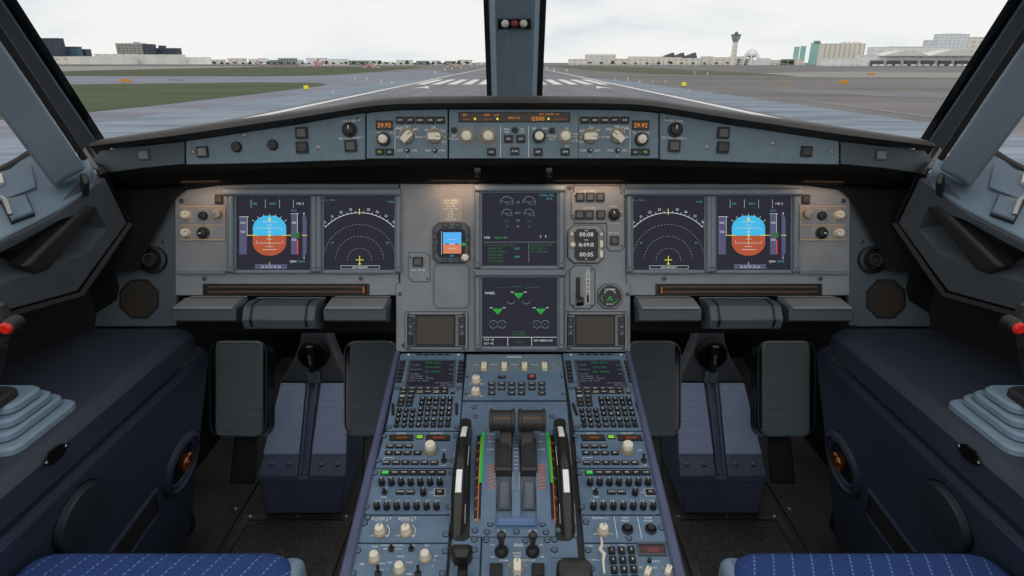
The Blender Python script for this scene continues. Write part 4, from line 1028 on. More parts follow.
    def sd(x, y): return GP(S, x, y, -.004)
    # black seam trim behind the panel edge, dark corner lining
    t = T('corner_lining', 'black lining between the %s side trim and the instrument panel' % s, 'lining', WORLD, W(120, 230, 1.34), mir=mir)
    b = t.mb('dark_trim'); slab('dark_trim', [W(100, 168, 1.29), W(150, 176, 1.30), W(192, 184, 1.30), W(174, 200, 1.30), W(147, 249, 1.298), W(138, 271, 1.295), W(95, 275, 1.28), W(74, 290, dS(74, 290) + .03), W(124, 224, dS(124, 224) + .02)], back=.02, mb_=b)
    t.add('lining', b)
    t.add('seam_strip', t.mb('black').tube([W(88, 150, 1.33), W(95, 161, 1.27), sd(105, 175), sd(132.5, 223.5), sd(81, 296), sd(0, 319)], .009, 6))

    # ------- speaker plate, air vent
    t = T('speaker_panel', 'blue-grey corner plate with an octagonal %s loudspeaker grille' % s, 'speaker', M, M.px(132, 300), mir=mir)
    ZS = -.004
    t.add('plate', t.mb('plate_blue').prism(mpoly([(97, 262), (150, 235), (160, 205), (176, 192), (175, 326.5), (91.5, 326.5)]), ZS - .01, ZS, .001))
    c = M.px(138.5, 299); rr = 20 * K
    t.add('grille', t.mb('black').ring(circ(c[0], c[1], rr * 1.06, 8, PI / 8), circ(c[0], c[1], rr * .98, 8, PI / 8), ZS, ZS + .003, .0005).mat('grille').flat(circ(c[0], c[1], rr, 8, PI / 8), ZS + .0012))
    for q in ((106.5, 300.5), (163, 241.5)): screws(t, [q], .0052, z=ZS)
    t = T('air_vent', 'round black air nozzle beside the %s instrument panel' % s, 'air vent', M, M.px(153, 260), mir=mir)
    c = M.px(153, 260)
    t.add('housing', t.mb('black').lathe(c[0], c[1], [(.030, ZS - .005), (.030, ZS + .01), (.024, ZS + .013), (.021, ZS + .004), (.0001, ZS + .004)], 28))
    t.add('nozzle', t.mb('rubber').lathe(c[0], c[1], [(.016, ZS + .004), (.014, ZS + .02), (.011, ZS + .02), (.009, ZS + .008), (.0001, ZS + .008)], 24))

    # ------- side console fittings
    ZQ = ZC
    t = T('sidestick', 'black %s sidestick with a red button on stacked pale blue gaiter plates' % s, 'joystick', WORLD, (-.85, .82, ZQ), mir=mir)
    nx, ny = WZ(80, 399, ZQ + .004).x, WZ(80, 399, ZQ + .004).y
    for i, (cx_, cy_) in enumerate(((80, 398), (66, 392.5), (56, 388.5), (45, 384))):
        zt = ZQ + .012 + i * .015; q = WZ(cx_, cy_, zt); x1, y1 = q.x, q.y
        y0 = WZ(30, 450, ZQ + .012).y + i * .014; x0 = -1.02 + i * .013
        t.add('gaiter_plate', t.mb('bellows').prism(rnd([(x0, y0), (x1, y0), (x1, y1), (x0, y1)], .022, 5), zt - .012, zt, .004))
    zt = ZQ + .012 + 3 * .015
    q = WZ(22, 386, zt + .012); q0 = WZ(6, 400, zt + .012)
    t.add('base_cap', t.mb('rubber').prism(rnd([(q.x - .12, q.y - .07), (q.x, q.y - .07), (q.x, q.y), (q.x - .12, q.y)], .02, 4), zt, zt + .014, .004))
    sx = q.x - .052; sy = q.y - .032
    G0 = W(-2, 345, .0); 
    gp = W(-7, 345, 1); 
    def at_y(x, y, Y): return WY(x, y, Y)
    t.add('shaft', t.mb('lever_black').tube([(sx, sy, zt + .01), at_y(-6, 365, sy), at_y(-4, 345, sy)], [.022, .013, .013], 14))
    t.add('grip', t.mb('lever_dark').tube([at_y(-6, 347, sy), at_y(-7, 335, sy - .003), at_y(-7, 322, sy - .004), at_y(-11, 308, sy), at_y(-15, 302, sy)], [.013, .020, .023, .021, .013], 16))
    pb = at_y(8.5, 327, sy - .022)
    b = t.mb('black'); 
    for mm, r_, y_ in (('black', .0115, 0), ('red', .0085, -.006)):
        b.mat(mm).loft([[(pb.x + r_ * k * math.cos(2 * PI * i / 16), pb.y + y_ + dy, pb.z + r_ * k * math.sin(2 * PI * i / 16)) for i in range(16)] for k, dy in ((1, .018), (1, .0), (.75, -.003))])
    t.add('takeover_button', b, label='red round button')
    # small diamond latch on the console edge
    WF = Frame((-.700, .9, ZQ - .05), (0, 1, 0), (-.0, 0, 1))
    q = WZ(55, 454, ZQ)
    t = T('console_latch', 'small black diamond-shaped latch on the %s console edge' % s, 'latch', WORLD, (-.722, q.y, ZQ), mir=mir)
    yl = (WF.O.y); L_ = Frame((-.7115, q.y, ZQ - .012), (0, 1, 0), (-.35, 0, 1))
    qq = WF.px(55, 454); yq = WF.O.y + qq[0]; zq = WF.O.z + qq[1]
    c_ = Vector((-.700, yq, zq))
    P_ = [(-.028, 0), (-.010, -.011), (.010, -.011), (.028, 0), (.010, .011), (-.010, .011)]
    b = t.mb('black_gloss').loft([[(-.7, yq + a, zq + c) for a, c in P_], [(-.697, yq + a, zq + c) for a, c in P_]])
    for k in (-.021, .021): b.mat('metal').loft([[(-.697, yq + k + .003 * math.cos(a), zq + .003 * math.sin(a)) for a in [2 * PI * j / 8 for j in range(8)]], [(-.6955, yq + k + .002 * math.cos(a), zq + .002 * math.sin(a)) for a in [2 * PI * j / 8 for j in range(8)]]])
    t.o.location = (( .7 if mir else -.7), yq, zq); t.loc[t.o] = Vector((-.7, yq, zq)); t.add('body', b)
    # wall fittings
    V = Frame((-.7115, 1.0, ZQ - .09), (0, 1, 0), (-.712 + .86, 0, ZQ - .09))
    t = T('storage_disc', 'large round flush cover on the %s console wall' % s, 'cover', V, V.px(77, 515), mir=mir)
    c = V.px(77, 515); R1 = abs(V.px(77, 480)[1] - V.px(77, 552)[1]) / 2 * .72
    t.add('gap_ring', t.mb('black').ring(circ(c[0], c[1], R1 * 1.05, 40), circ(c[0], c[1], R1 * .9, 40), -.002, .0015))
    t.add('cover', t.mb('disc_grey').lathe(c[0], c[1], [(R1, -.002), (R1, .010), (R1 * .95, .013), (.0001, .014)], 48))
    t = T('oxygen_mask_port', 'round ringed port with a bronze knob on the %s console wall' % s, 'port', V, V.px(181, 463), mir=mir)
    c = V.px(181, 463); R2 = abs(V.px(181, 434)[1] - V.px(181, 492)[1]) / 2 * .80
    t.add('flange', t.mb('wall_navy').lathe(c[0], c[1], [(R2, 0), (R2 * .97, .008), (R2 * .86, .012), (R2 * .80, .004), (R2 * .74, .008), (R2 * .66, .006), (R2 * .62, .0015)], 40))
    t.add('cavity', t.mb('black').lathe(c[0], c[1], [(R2 * .64, .0005), (R2 * .64, .0018), (.0001, .0018)], 32))
    t.add('knob', t.mb('bronze').lathe(c[0] + .004, c[1] + .004, [(R2 * .26, .002), (R2 * .32, .014), (R2 * .30, .018), (R2 * .2, .012), (R2 * .12, .010), (R2 * .1, .018), (.0001, .018)], 20))
    t = T('foot_pocket', 'long dark recessed slot low on the %s console wall' % s, 'recess', V, V.px(135, 535), mir=mir)
    pk = V.poly([(112, 549), (124, 560), (158, 512), (153, 494)])
    pk = pk if area(pk) > 0 else list(reversed(pk))
    t.add('surround', t.mb('wall_navy').ring(inset(pk, -.010), pk, -.001, .006, .003).mat('rubber').flat(pk, .0012))

# ================================================================== centre windscreen post
t = T('window_post', 'blue-grey centre post dividing the windscreen, with three alignment balls', 'window post', WORLD, W(CX, 96, 1.6))
def cw(x, y, off=0): return W(x, y, 1.55 - (96 - y) * .0022 + off)
rows = [(-120, 480, 549), (0, 483.3, 546.5), (118, 487.8, 541.3)]
def post(lx, rx, m, off, back, name, prof=None, **kw):
    rg = []
    for (y, l, r) in rows:
        w = (r - l); L = l + w * lx; R = l + w * rx
        pts = [(L + (R - L) * f, o) for f, o in (prof or [(0, 0), (1, 0)])]
        front = [cw(x, y, off + o) for x, o in pts]; rg.append(front + [cw(R, y, off + back), cw(L, y, off + back)])
    return t.add(name, t.mb(m).loft(rg), **kw)
post(0, 1, 'seal', .04, .03, 'rubber_seal', label='black rubber seal')
post(.085, .90, 'post_pale', -.01, .05, 'post_cover', [(0, .045), (.06, .015), (.12, 0), (.38, 0), (.42, .004), (.78, .006), (.9, .01), (.95, .02), (1, .045)])
hb = t.add('light_recess', t.mb('black').loft([[cw(498, 19, -.024), cw(531, 19, -.024), cw(531, 29.5, -.024), cw(515, 28.5, -.024), cw(498, 29.5, -.024)], [cw(498, 19, .0), cw(531, 19, .0), cw(531, 29.5, .0), cw(515, 28.5, .0), cw(498, 29.5, .0)]]))
for x, m_ in ((505.2, 'lamp_white'), (514.5, 'red_dull'), (523.5, 'lamp_white')):
    c = cw(x, 23.5, -.026); r_ = 3.9 * 1.38 / FOC
    b = t.mb(m_); n = 14
    b.loft([[(c.x + r_ * math.sin(a) * math.cos(2 * PI * k / n), c.y + r_ * math.sin(a) * math.sin(2 * PI * k / n), c.z + r_ * math.cos(a)) for k in range(n)] for a in [PI * (i + .02) / 8.04 for i in range(9)]])
    t.add('alignment_ball', b, parent=hb)

for mir in (False, True):
    a0 = W(-90, -112, .52); 
    k = 1
    A = W(-60, -100, 1.36 - 240 * .0033 + .02); B = cw(512.5, -118, .02); B.x = 0
    b = MB('dark_trim'); q = Vector((0, .03, .02))
    b.loft([[A, B, B + Vector((0, -.10, .06)), A + Vector((0, -.10, .06))], [p + Vector((0, .05, .06)) for p in (A, B, B + Vector((0, -.10, .06)), A + Vector((0, -.10, .06)))]])
    struct('trim_5' if not mir else 'trim_6', b, mir=mir)

# ================================================================== seats
for mir in (False, True):
    s = side(mir); zs = .50
    a = WZ(28, 553, zs); c = WZ(298, 553, zs)
    t = T('pilot_seat', 'blue stitched fabric cushion of the %s pilot seat' % s, 'seat', WORLD, ((a.x + c.x) / 2, a.y - .25, 0), mir=mir)
    x0, x1, y1 = a.x, c.x, a.y + .012; y0 = y1 - .46
    def cushion(m, x0, x1, z0, z1, r):
        p = rnd([(x0, y0), (x1, y0), (x1, y1), (x0, y1)], .05, 6); rg = [[(u, v, z0) for u, v in p]]
        for k in range(5):
            an = k / 4 * PI / 2; q = inset(p, r * (1 - math.cos(an))) if k else p; rg.append([(u, v, z1 - r + r * math.sin(an)) for u, v in q])
        return t.mb(m).loft(rg)
    t.add('cushion', cushion('seat_blue', x0, x1, zs - .10, zs, .022))
    t.add('side_pad', cushion('bellows', x1 - .03, x1 + .008, zs - .11, zs - .012, .016))
    t.add('seat_base', t.mb('lever_black').box(x0 + .06, y0 + .04, zs - .16, x1 - .06, y1 - .04, zs - .10).box((x0 + x1) / 2 - .09, y0 + .1, 0, (x0 + x1) / 2 + .09, y1 - .1, zs - .16))
# ================================================================== pedestal
DU_ = .3515
PR_ = Shift(P0, DU_, 0, -.0042)
def edge(y, xa, ya, xb, yb): return xa + (xb - xa) * (y - ya) / (yb - ya)
LO = lambda y: edge(y, 395, 352, 339.5, 576); LI = lambda y: edge(y, 400, 352, 351, 576)
t = T('centre_pedestal', 'blue centre pedestal box with violet side rims between the two seats', 'pedestal', P, P.px(512.5, 470))
Yb = 720
for mir in (False, True):
    k = (lambda x: 1025 - x) if mir else (lambda x: x)
    q = P.poly([(k(LO(352)), 352), (k(LI(352)), 352), (k(LI(Yb)), Yb), (k(LO(Yb)), Yb)])
    t.add('side_rim', t.mb('rim_violet').prism(q, -.02, .010, .003), label='violet side rim')
top = P.poly([(LO(352) + .5, 352), (1024.5 - LO(352), 352), (1024.5 - LO(Yb), Yb), (LO(Yb) + .5, Yb)])
t.add('deck', t.mb('black').prism(top, -.02, -.001))
tw = [P.O + P.u * a + P.v * b - P.n * .02 for a, b in ccw(top)]
b = MB('dark_trim'); b.loft([[(p.x * .93, p.y, .002) for p in tw], [(p.x * .985, p.y, p.z) for p in tw]])
ob = bpy.data.objects.new('housing_side', b.mesh('housing_side')); C.objects.link(ob); ob.parent = t.o; ob.matrix_parent_inverse = t.o.matrix_world.inverted()

def ring_screw(t, pts, z=.0035):
    for p in pts:
        a = t.fr.px(*p)
        t.add('fastener', lambda: MB('black').lathe(0, 0, [(.0052, 0), (.0052, .0008), (.0001, .0008)], 14).mat('pedestal_blue').lathe(0, 0, [(.004, 0), (.0038, .0014), (.0001, .0014)], 12).mat('black').line((-.003, 0), (.003, 0), .001, .0016), at=(a[0], a[1], z), key='fastener')
def lerp(a, b, n, i): return a + (b - a) * i / max(1, n - 1)
def mcdu(fr, side_, yl):
    t = T('keyboard_display_unit', 'keyboard and display unit with green and white text, top %s of the pedestal' % side_, 'keyboard', fr, fr.px(432, 392)); z = .004
    t.add('face_plate', t.mb('pedestal_blue').prism(cut(fr.poly([(400.5, 353), (464.5, 353), (459.3, 430), (385.5, 430)]), .004), -.01, z, .001))
    sc = fr.poly([(411, 361.2), (454.2, 361.2), (452.6, 387), (406.5, 387)])
    t.add('screen_frame', t.mb('plate_blue').ring(inset(sc, -.004), sc, z, z + .002, .0008))
    s_ = t.add('glass_panel', t.mb('screen').prism(sc, z, z + .0008)); b = t.mb(); rnd_ = random.Random(3)
    rows = [('ENTRY  DATA', 'g', 'c'), ('CO RTE', 'w', 'l'), ('KLAX / EGLL', 'g', 'c'), ('ALTN RTE', 'w', 'l'), ('KSFO  ARRIVAL', 'g', 'c'), ('FLT NBR', 'w', 'l'), ('COST INDEX   35', 'w', 'l'), ('CRZ FL/TEMP   TROPO', 'w', 'l'), ('FL350 / -54   36090', 'w', 'l'), ('INIT REQUEST >', 'w', 'r'), ('GND TEMP', 'w', 'r')]
    for i, (tx, c, al) in enumerate(rows):
        y = 363 + i * 2.25; xl = edge(y, 412.2, 361, 407.8, 387); xr = edge(y, 453.2, 361, 451.6, 387)
        x = {'l': xl, 'c': (xl + xr) / 2 + 1, 'r': xr}[al]
        leg(t, b, tx, x, y, 2.3, {'g': 'e_green', 'w': 'e_dim'}[c], z + .0012, al)
        if al != 'r' and i % 2: leg(t, b, '15.4' if i < 6 else '---', xr, y, 2.3, 'e_dim', z + .0012, 'r')
    t.add('display_text', b, parent=s_)
    for i in range(6):
        y = lerp(362.4, 381.4, 6, i)
        sq_button(t, lerp(402.9, 398.8, 6, i), y, 5.4, 2.6, 'key_cap', 'line_key', z=z, d=.004); sq_button(t, lerp(461.6, 459.6, 6, i), y, 5.4, 2.6, 'key_cap', 'line_key', z=z, d=.004)
    for i in range(5): t.add('annunciator', t.mb('black').prism(fr.rect(419 + i * 7 - 2.6, 353.9, 419 + i * 7 + 2.6, 355.2), z, z + .0006))
    for x in (408.5, 458.5): a = fr.px(x, 354.7); t.add('light_sensor', t.mb('white_paint').lathe(a[0], a[1], [(.0024, z), (.002, z + .001), (.0001, z + .0012)], 10))
    k1 = ('DIR', 'PROG', 'PERF', 'INIT', 'DATA', 'SEC'); k2 = ('FPLN', 'RAD', 'FUEL', 'MENU', 'ATC', 'PRT', 'BRT')
    for i in range(6): sq_button(t, (404, 412.4, 420.4, 428.4, 436.6, 444.6)[i], 388.9, 7.4, 2.9, 'blank_cap' if 0 else 'key_cap', 'function_key', k1[i], z=z, d=.003, ts=.0036)
    for i in range(7): sq_button(t, (403.4, 411.9, 420, 428.2, 436.4, 444.5, 452.7)[i], 392.3, 7.4 if i < 6 else 4.4, 3.2, 'knob_grey' if i in (2, 4) else 'key_cap', 'function_key', k2[i], z=z, d=.003, ts=.0036, tm='white_paint' if i not in (2, 4) else 'black')
    for x, y, tx in ((402.4, 396.6, 'AIR'), (410.8, 396.6, 'BLK'), (401.4, 400.8, '<-'), (409.7, 400.8, '/'), (400.6, 404.9, '->'), (409, 404.9, '+')): sq_button(t, x, y, 7, 3.3, 'key_cap' if tx != 'AIR' else 'knob_grey', 'arrow_key', tx, z=z, d=.003, ts=.004)
    L = ['ABCDE', 'FGHIJ', 'KLMNO', 'PQRST', 'UVWXY', 'Z/-+.']; ys = (399.2, 403.9, 409.4, 414.5, 420.2, 425.6)
    for r in range(6):
        y = ys[r]; xa = edge(y, 422.8, 399.2, 418.6, 425.6); xb = edge(y, 450.3, 399.2, 447.8, 425.6)
        for c in range(5): sq_button(t, lerp(xa, xb, 5, c), y, 5.3, 3.7, 'key_frame', 'letter_key', L[r][c], z=z, d=.004, ts=.0062)
    N = ['123', '456', '789', '.0+']
    for r in range(4):
        y = (410.9, 415.9, 420.8, 425.8)[r]; xa = edge(y, 399.4, 410.9, 396.6, 425.8); xb = edge(y, 413.2, 410.9, 411.2, 425.8)
        for c in range(3):
            a = fr.px(lerp(xa, xb, 3, c), y); ch = N[r][c]
            t.add('number_key', lambda: MB('key_frame').lathe(0, 0, [(.0052, 0), (.005, .004), (.0001, .0042)], 14).mat('white_paint').text(ch, 0, 0, .0056, .0045), at=(a[0], a[1], z), key=('nk', ch))
    for q in ((391.8, 404, 394.3, 415.5), (455.4, 403.5, 457.9, 415)): t.add('side_grip', t.mb('black').prism(fr.rect(*q), z, z + .003, .0008))
    ring_screw(t, [(389.5, 427), (456.5, 427), (397, 388), (458.5, 388)], z)
mcdu(P, 'left', 0); mcdu(PR_, 'right', 0)

def rmp(fr, s):
    t = T('radio_panel', 'blue radio tuning panel with two amber readouts, %s side of the pedestal below the keyboard' % s, 'control panel', fr, fr.px(418, 450)); z = .004
    t.add('face_plate', t.mb('pedestal_blue').prism(fr.poly([(384.8, 431.5), (459, 431.5), (454.5, 467.3), (375, 467.3)]), -.01, z, .001))
    for x0, x1, tx in ((389.4, 413.2, '121.500'), (426, 450, '124.300')):
        r_ = t.add('readout', t.mb('black').prism(fr.rect(x0, 435.2, x1, 441), z, z + .002).mat('lcd_brown').flat(fr.rect(x0 + .8, 435.8, x1 - .8, 440.4), z + .0023))
        b = t.mb(); leg(t, b, tx, (x0 + x1) / 2 + 1, 438.2, 3.6, 'e_damber', z + .0026); t.add('readout_digits', b, parent=r_)
    sq_button(t, 419.7, 437.3, 7.4, 3.8, 'e_lime', 'transfer_key', '<>', 'black', z=z, d=.003)
    for i, tx in enumerate(('VHF1', 'VHF2', 'VHF3')): sq_button(t, 390.2 + i * 9.3, 446.5, 8, 3.8, 'key_frame', 'push_button', tx, z=z, d=.003, ts=.0045)
    for i, tx in enumerate(('HF1', 'SEL', 'HF2', 'AM')): sq_button(t, (389, 398.2, 407.6, 417.4)[i], 453.4, 8, 3.9, 'key_frame', 'push_button', tx, z=z, d=.003, ts=.0045)
    for i, tx in enumerate(('NAV', 'VOR', 'ILS', 'MLS', 'ADF', 'BFO')): sq_button(t, 386.4 + i * 9.55, 463, 8, 4, 'key_frame', 'push_button', tx, z=z, d=.003, ts=.0045)
    a = fr.px(430.8, 451)
    t.add('tuning_knob', t.mb('cream_shade').lathe(a[0], a[1], [(.0125, z), (.0125, z + .007), (.011, z + .009), (.0001, z + .010)], 28, .05, (z, z + .0075)).mat('cream').lathe(a[0], a[1], [(.0095, z + .010), (.0092, z + .018), (.008, z + .020), (.0001, z + .020)], 24))
    toggle(t, 443.9, 461, 'power_switch', 1, .9, z, 'black')
    b = t.mb()
    for tx, x, y in (('ACTIVE', 401, 433.3), ('STBY/CRS', 437, 433.3), ('ON', 444, 450), ('OFF', 444, 465.5)): leg(t, b, tx, x, y, 2.6, 'white_paint', z + .0004)
    b.pline([fr.px(383, 462), fr.px(384.4, 457.5), fr.px(394, 457.5)], .0006, z + .0004)
    t.add('lettering', b); ring_screw(t, [(384.5, 436), (378.3, 460.5), (456, 436), (452.5, 460.5)], z)
rmp(P, 'left'); rmp(PR_, 'right')
def acp(fr, s):
    t = T('audio_panel', 'blue audio control panel with two rows of black knobs, %s side of the pedestal' % s, 'control panel', fr, fr.px(412, 491)); z = .004
    t.add('face_plate', t.mb('pedestal_blue').prism(fr.poly([(374.3, 468.6), (454.5, 468.6), (450.5, 513.8), (362.8, 513.8)]), -.01, z, .001))
    for i, tx in enumerate(('VHF1', 'VHF2', 'VHF3', 'HF1', 'HF2', 'INT', 'CAB')): sq_button(t, 385.3 + i * 9.4, 473, 8.8, 5, 'key_frame' if i else 'green_paint', 'push_button', tx, z=z, d=.003, ts=.0045)
    for i in range(7): knob(t, 382 + i * 9.65, 484, 3.4, .0125, 'volume_knob', 'knob_black', None, None, ang=100, z=z, n=20)
    for i in range(7): knob(t, 377 + i * 9.95, 508, 3.4, .0125, 'volume_knob', 'knob_black', None, None, ang=100, z=z, n=20)
    knob(t, 423.4, 494, 3.3, .0125, 'volume_knob', 'knob_black', None, None, ang=90, z=z, n=20)
    toggle(t, 384.6, 492.8, 'interphone_switch', 0, .8, z, 'black')
    for x, tx in ((400.4, 'VOICE'), (410.6, 'RESET')): sq_button(t, x, 492.4, 8.6, 4.6, 'key_frame', 'push_button', tx, z=z, d=.003, ts=.0042)
    sq_button(t, 439.6, 492.4, 9.4, 5.6, 'key_frame', 'push_button', 'PA', z=z, d=.003)
    b = t.mb('white_paint').pline(fr.rect(434.2, 488.9, 445, 496), .0007, z + .0004, True)
    for tx, x, y in (('INT', 385.5, 488.2), ('RAD', 384, 497), ('PA', 431.5, 492.4)): leg(t, b, tx, x, y, 2.7, 'white_paint', z + .0004)
    for i in range(7): leg(t, b, ('VOR1', 'VOR2', 'MKR', 'ILS', 'MLS', 'ADF1', 'ADF2')[i], 378.8 + i * 9.85, 500.6, 2, 'white_paint', z + .0004)
    t.add('lettering', b); ring_screw(t, [(375.3, 473), (366.3, 507), (451.3, 473), (448.3, 507)], z)
acp(P, 'left'); acp(PR_, 'right')
z = .004
t = T('flood_light_panel', 'blue panel lettered FLOOD LT and INTEG LT with two ribbed cream knobs', 'control panel', P, P.px(405, 528))
t.add('face_plate', t.mb('pedestal_blue').prism(P.poly([(362, 515.3), (450.2, 515.3), (448.3, 542.2), (355.8, 542.2)]), -.01, z, .001))
b = t.mb('white_paint')
for x, tx in ((381.5, 'FLOOD LT'), (407.5, 'INTEG LT')):
    leg(t, b, tx, x, 518.6, 4.2, 'white_paint', z + .0004); leg(t, b, 'MAIN PNL & PED', x, 521, 1.8, 'white_paint', z + .0004)
    xk = x - 1.5; knob(t, xk, 532, 5.1, .0145, 'dimmer_knob', 'cream', 'cream_shade', ang=80, z=z, n=28)
    leg(t, b, 'OFF', xk - 8, 535.8, 2.4, 'white_paint', z + .0004); leg(t, b, 'BRT', xk + 7.5, 535.8, 2.4, 'white_paint', z + .0004)
    a = P.px(xk, 532); b.arc(a[0], a[1], .0145, -40, 60, .0008, z + .0004, 8)
t.add('lettering', b); ring_screw(t, [(364.8, 523), (446, 534.5), (368, 517.6)], z)
t = T('weather_radar_panel', 'blue panel with three cream rotary knobs at the lower left of the pedestal', 'control panel', P, P.px(400, 570))
t.add('face_plate', t.mb('pedestal_blue').prism(P.poly([(355.5, 543.5), (448.2, 543.5), (444.5, 600), (342.5, 600)]), -.01, z, .001))
for x, y in ((374.5, 558.5), (425.2, 557.5), (399.4, 569.5)): knob(t, x, y, 5.0, .014, 'selector_knob', 'cream', 'cream_shade', None, ang=20, z=z, ptr=False)
for x, y in ((391.5, 549.3), (411.3, 549.3)): toggle(t, x, y, 'toggle_switch', 0, .8, z, 'black')
for x, y in ((378, 574), (418, 574)): toggle(t, x, y, 'toggle_switch', 1, .9, z, 'black')
b = t.mb()
for tx, x, y in (('GAIN', 375, 546.5), ('PWS MULTISCAN', 392, 545.4), ('GCS', 412, 545.4), ('TILT', 427, 545.8), ('OFF', 385, 549), ('AUTO', 398, 549), ('MODE', 400.5, 556.5), ('WX', 390, 562.5), ('TURB', 409, 562.5), ('UP', 436, 556), ('15', 434.5, 560), ('MIN', 362, 564), ('MAX', 382, 563.6), ('MAP', 409, 574), ('SYS', 382, 570), ('1', 387, 569), ('2', 433, 566)): leg(t, b, tx, x, y, 2.7, 'white_paint', z + .0004)
t.add('lettering', b); ring_screw(t, [(357.8, 550.5), (445, 551), (353, 573.5), (442.5, 573.5)], z)
MRX = lambda x: 1025 - x
t = T('event_button_panel', 'blue panel with one cream dimmer knob and two black round buttons, right of the pedestal', 'control panel', P, P.px(620, 528))
t.add('face_plate', t.mb('pedestal_blue').prism(P.poly([(MRX(362), 515.3), (MRX(443.5), 515.3), (MRX(441), 542.2), (MRX(355.8), 542.2)]), -.01, z, .001))
b = t.mb('white_paint'); leg(t, b, 'FLOOD LT', 600.5, 518, 3.4, 'white_paint', z + .0004); leg(t, b, 'AIDS', 625.5, 517.7, 3, 'white_paint', z + .0004); leg(t, b, 'PRINT', 625.5, 520.8, 3, 'white_paint', z + .0004); leg(t, b, 'DFDR', 648, 517.7, 3, 'white_paint', z + .0004); leg(t, b, 'EVENT', 648.5, 520.8, 3, 'white_paint', z + .0004)
b.line(P.px(614, 516.5), P.px(617.6, 538.8), .0007, z + .0004).line(P.px(637.5, 516.5), P.px(641.8, 538.8), .0007, z + .0004); leg(t, b, 'OFF', 595.5, 534, 2.4, 'white_paint', z + .0004); leg(t, b, 'BRT', 610.5, 534, 2.4, 'white_paint', z + .0004)
t.add('lettering', b); knob(t, 603, 531.5, 5, .0145, 'dimmer_knob', 'cream', 'cream_shade', ang=80, z=z, n=28)
for x in (627.4, 650.8):
    a = P.px(x, 529.5); t.add('event_button', t.mb('knob_black').lathe(a[0], a[1], [(.009, z), (.009, z + .003), (.0075, z + .004), (.006, z + .002), (.005, z + .008), (.0001, z + .008)], 20))
ring_screw(t, [(628.8, 538), (661.5, 527.5), (667.8, 532.5), (586, 522)], z)
t = T('transponder_panel', 'blue keypad panel with a dark red digit readout at the lower right of the pedestal', 'control panel', P, P.px(630, 570))
t.add('face_plate', t.mb('pedestal_blue').prism(P.poly([(MRX(355.5), 543.5), (MRX(441), 543.5), (MRX(437), 600), (MRX(342.5), 600)]), -.01, z, .001))
r_ = t.add('readout', t.mb('plate_blue').ring(P.poly([(637, 543.8), (665.5, 543.8), (667, 556), (638.5, 556)]), P.poly([(638.3, 545), (664, 545), (665.5, 554.5), (639.8, 554.5)]), z, z + .003).mat('lcd_red').flat(P.poly([(638.3, 545), (664, 545), (665.5, 554.5), (639.8, 554.5)]), z + .001))
b = t.mb(); leg(t, b, '1200', 653, 550, 6, 'e_dimred', z + .0014); t.add('readout_digits', b, parent=r_)
for r in range(4):
    for c in range(3): sq_button(t, 611.6 + c * 9.7 + r * 1.3, 551.2 + r * 9.6 - c * .3, 6.8, 7, 'key_frame', 'keypad_key', ('123', '456', '789', '0CI')[r][c], z=z, d=.005, ts=.0055)
a0 = [P.px(x, y) for x, y in ((600.5, 542), (601.5, 549), (599.5, 554), (603.5, 558.5), (602.5, 566), (603.5, 578))]
t.add('mode_lever', t.mb('cream').tube([(p[0], p[1], z + .012) for p in a0], [.0014, .002, .0028, .003, .002, .0018], 8))
knob(t, 649.2, 561.5, 2.2, .006, 'ident_button', 'knob_black', None, None, ptr=False, z=z, n=12)
for x, y in ((647.5, 573), (668, 571.5)): bar_knob(t, x, y, 5, .012, 60, 'selector_knob', 'cream', 'cream_shade')
b = t.mb()
for tx, x, y in (('ATC', 622, 545.3), ('STBY', 590, 546), ('AUTO', 606, 545.8), ('ON', 589.5, 566), ('ALT RPTG', 592, 560), ('IDENT', 656, 561.3), ('TFC', 641, 567.5), ('ALL', 655, 567.5), ('TA', 664, 568)): leg(t, b, tx, x, y, 2.7, 'white_paint', z + .0004)
leg(t, b, 'TCAS', 674, 558, 2.9, 'white_paint', z + .0004, rot=-PI / 2)
t.add('lettering', b); ring_screw(t, [(588, 550), (673.5, 549.3), (591.5, 568.5), (677.8, 568)], z)

# ECAM / switching panel
t = T('system_control_panel', 'blue panel of small dark keys below four cream selectors, top centre of the pedestal', 'control panel', P, P.px(514.5, 378))
t.add('face_plate', t.mb('pedestal_blue').prism(P.poly([(466.8, 354), (561.6, 354), (566.5, 399.3), (462.8, 399.3)]), -.01, z, .001))
t.add('switching_strip', t.mb('panel_blue').prism(P.poly([(467.5, 355), (560.8, 355), (562.6, 372.6), (466, 372.6)]), z, z + .0015, .0005))
for x, tx in ((484, 'ATT HDG'), (504.2, 'AIR DATA'), (524.5, 'EIS DMC'), (544.5, 'ECAM ND')): bar_knob(t, x, 368.2, 4.9, .014, 90, 'selector_knob')
for x, y in ((476.2, 381), (475.7, 393)): knob(t, x, y, 4.4, .012, 'brightness_knob', 'cream', 'cream_shade', ang=70, z=z)
sq_button(t, 531.6, 377.4, 8, 5, 'red_dull', 'emergency_key', 'EMER', z=z, d=.004, ts=.0035)
sq_button(t, 502, 377.3, 7, 2.6, 'key_frame', 'push_button', 'TO', z=z, d=.003, ts=.004)
kk = [['ENG', 'BLD', 'PRS', 'ELC', 'HYD', 'FUL'], ['APU', 'CON', 'DOR', 'WHL', 'FCT', 'ALL'], ['CLR', None, 'STS', 'RCL', None, 'CLR']]
for r in range(3):
    for c in range(6):
        if kk[r][c]: sq_button(t, (491.7, 501.7, 511.6, 521.6, 532, 541.9)[c], (384, 388.7, 393.6)[r], 7.2, 3.3, 'key_cap', 'system_key', kk[r][c], z=z, d=.0025, ts=.0042)
b = t.mb('white_paint').line(P.px(506.5, 357.6), P.px(521.5, 357.6), .0022, z + .0019)
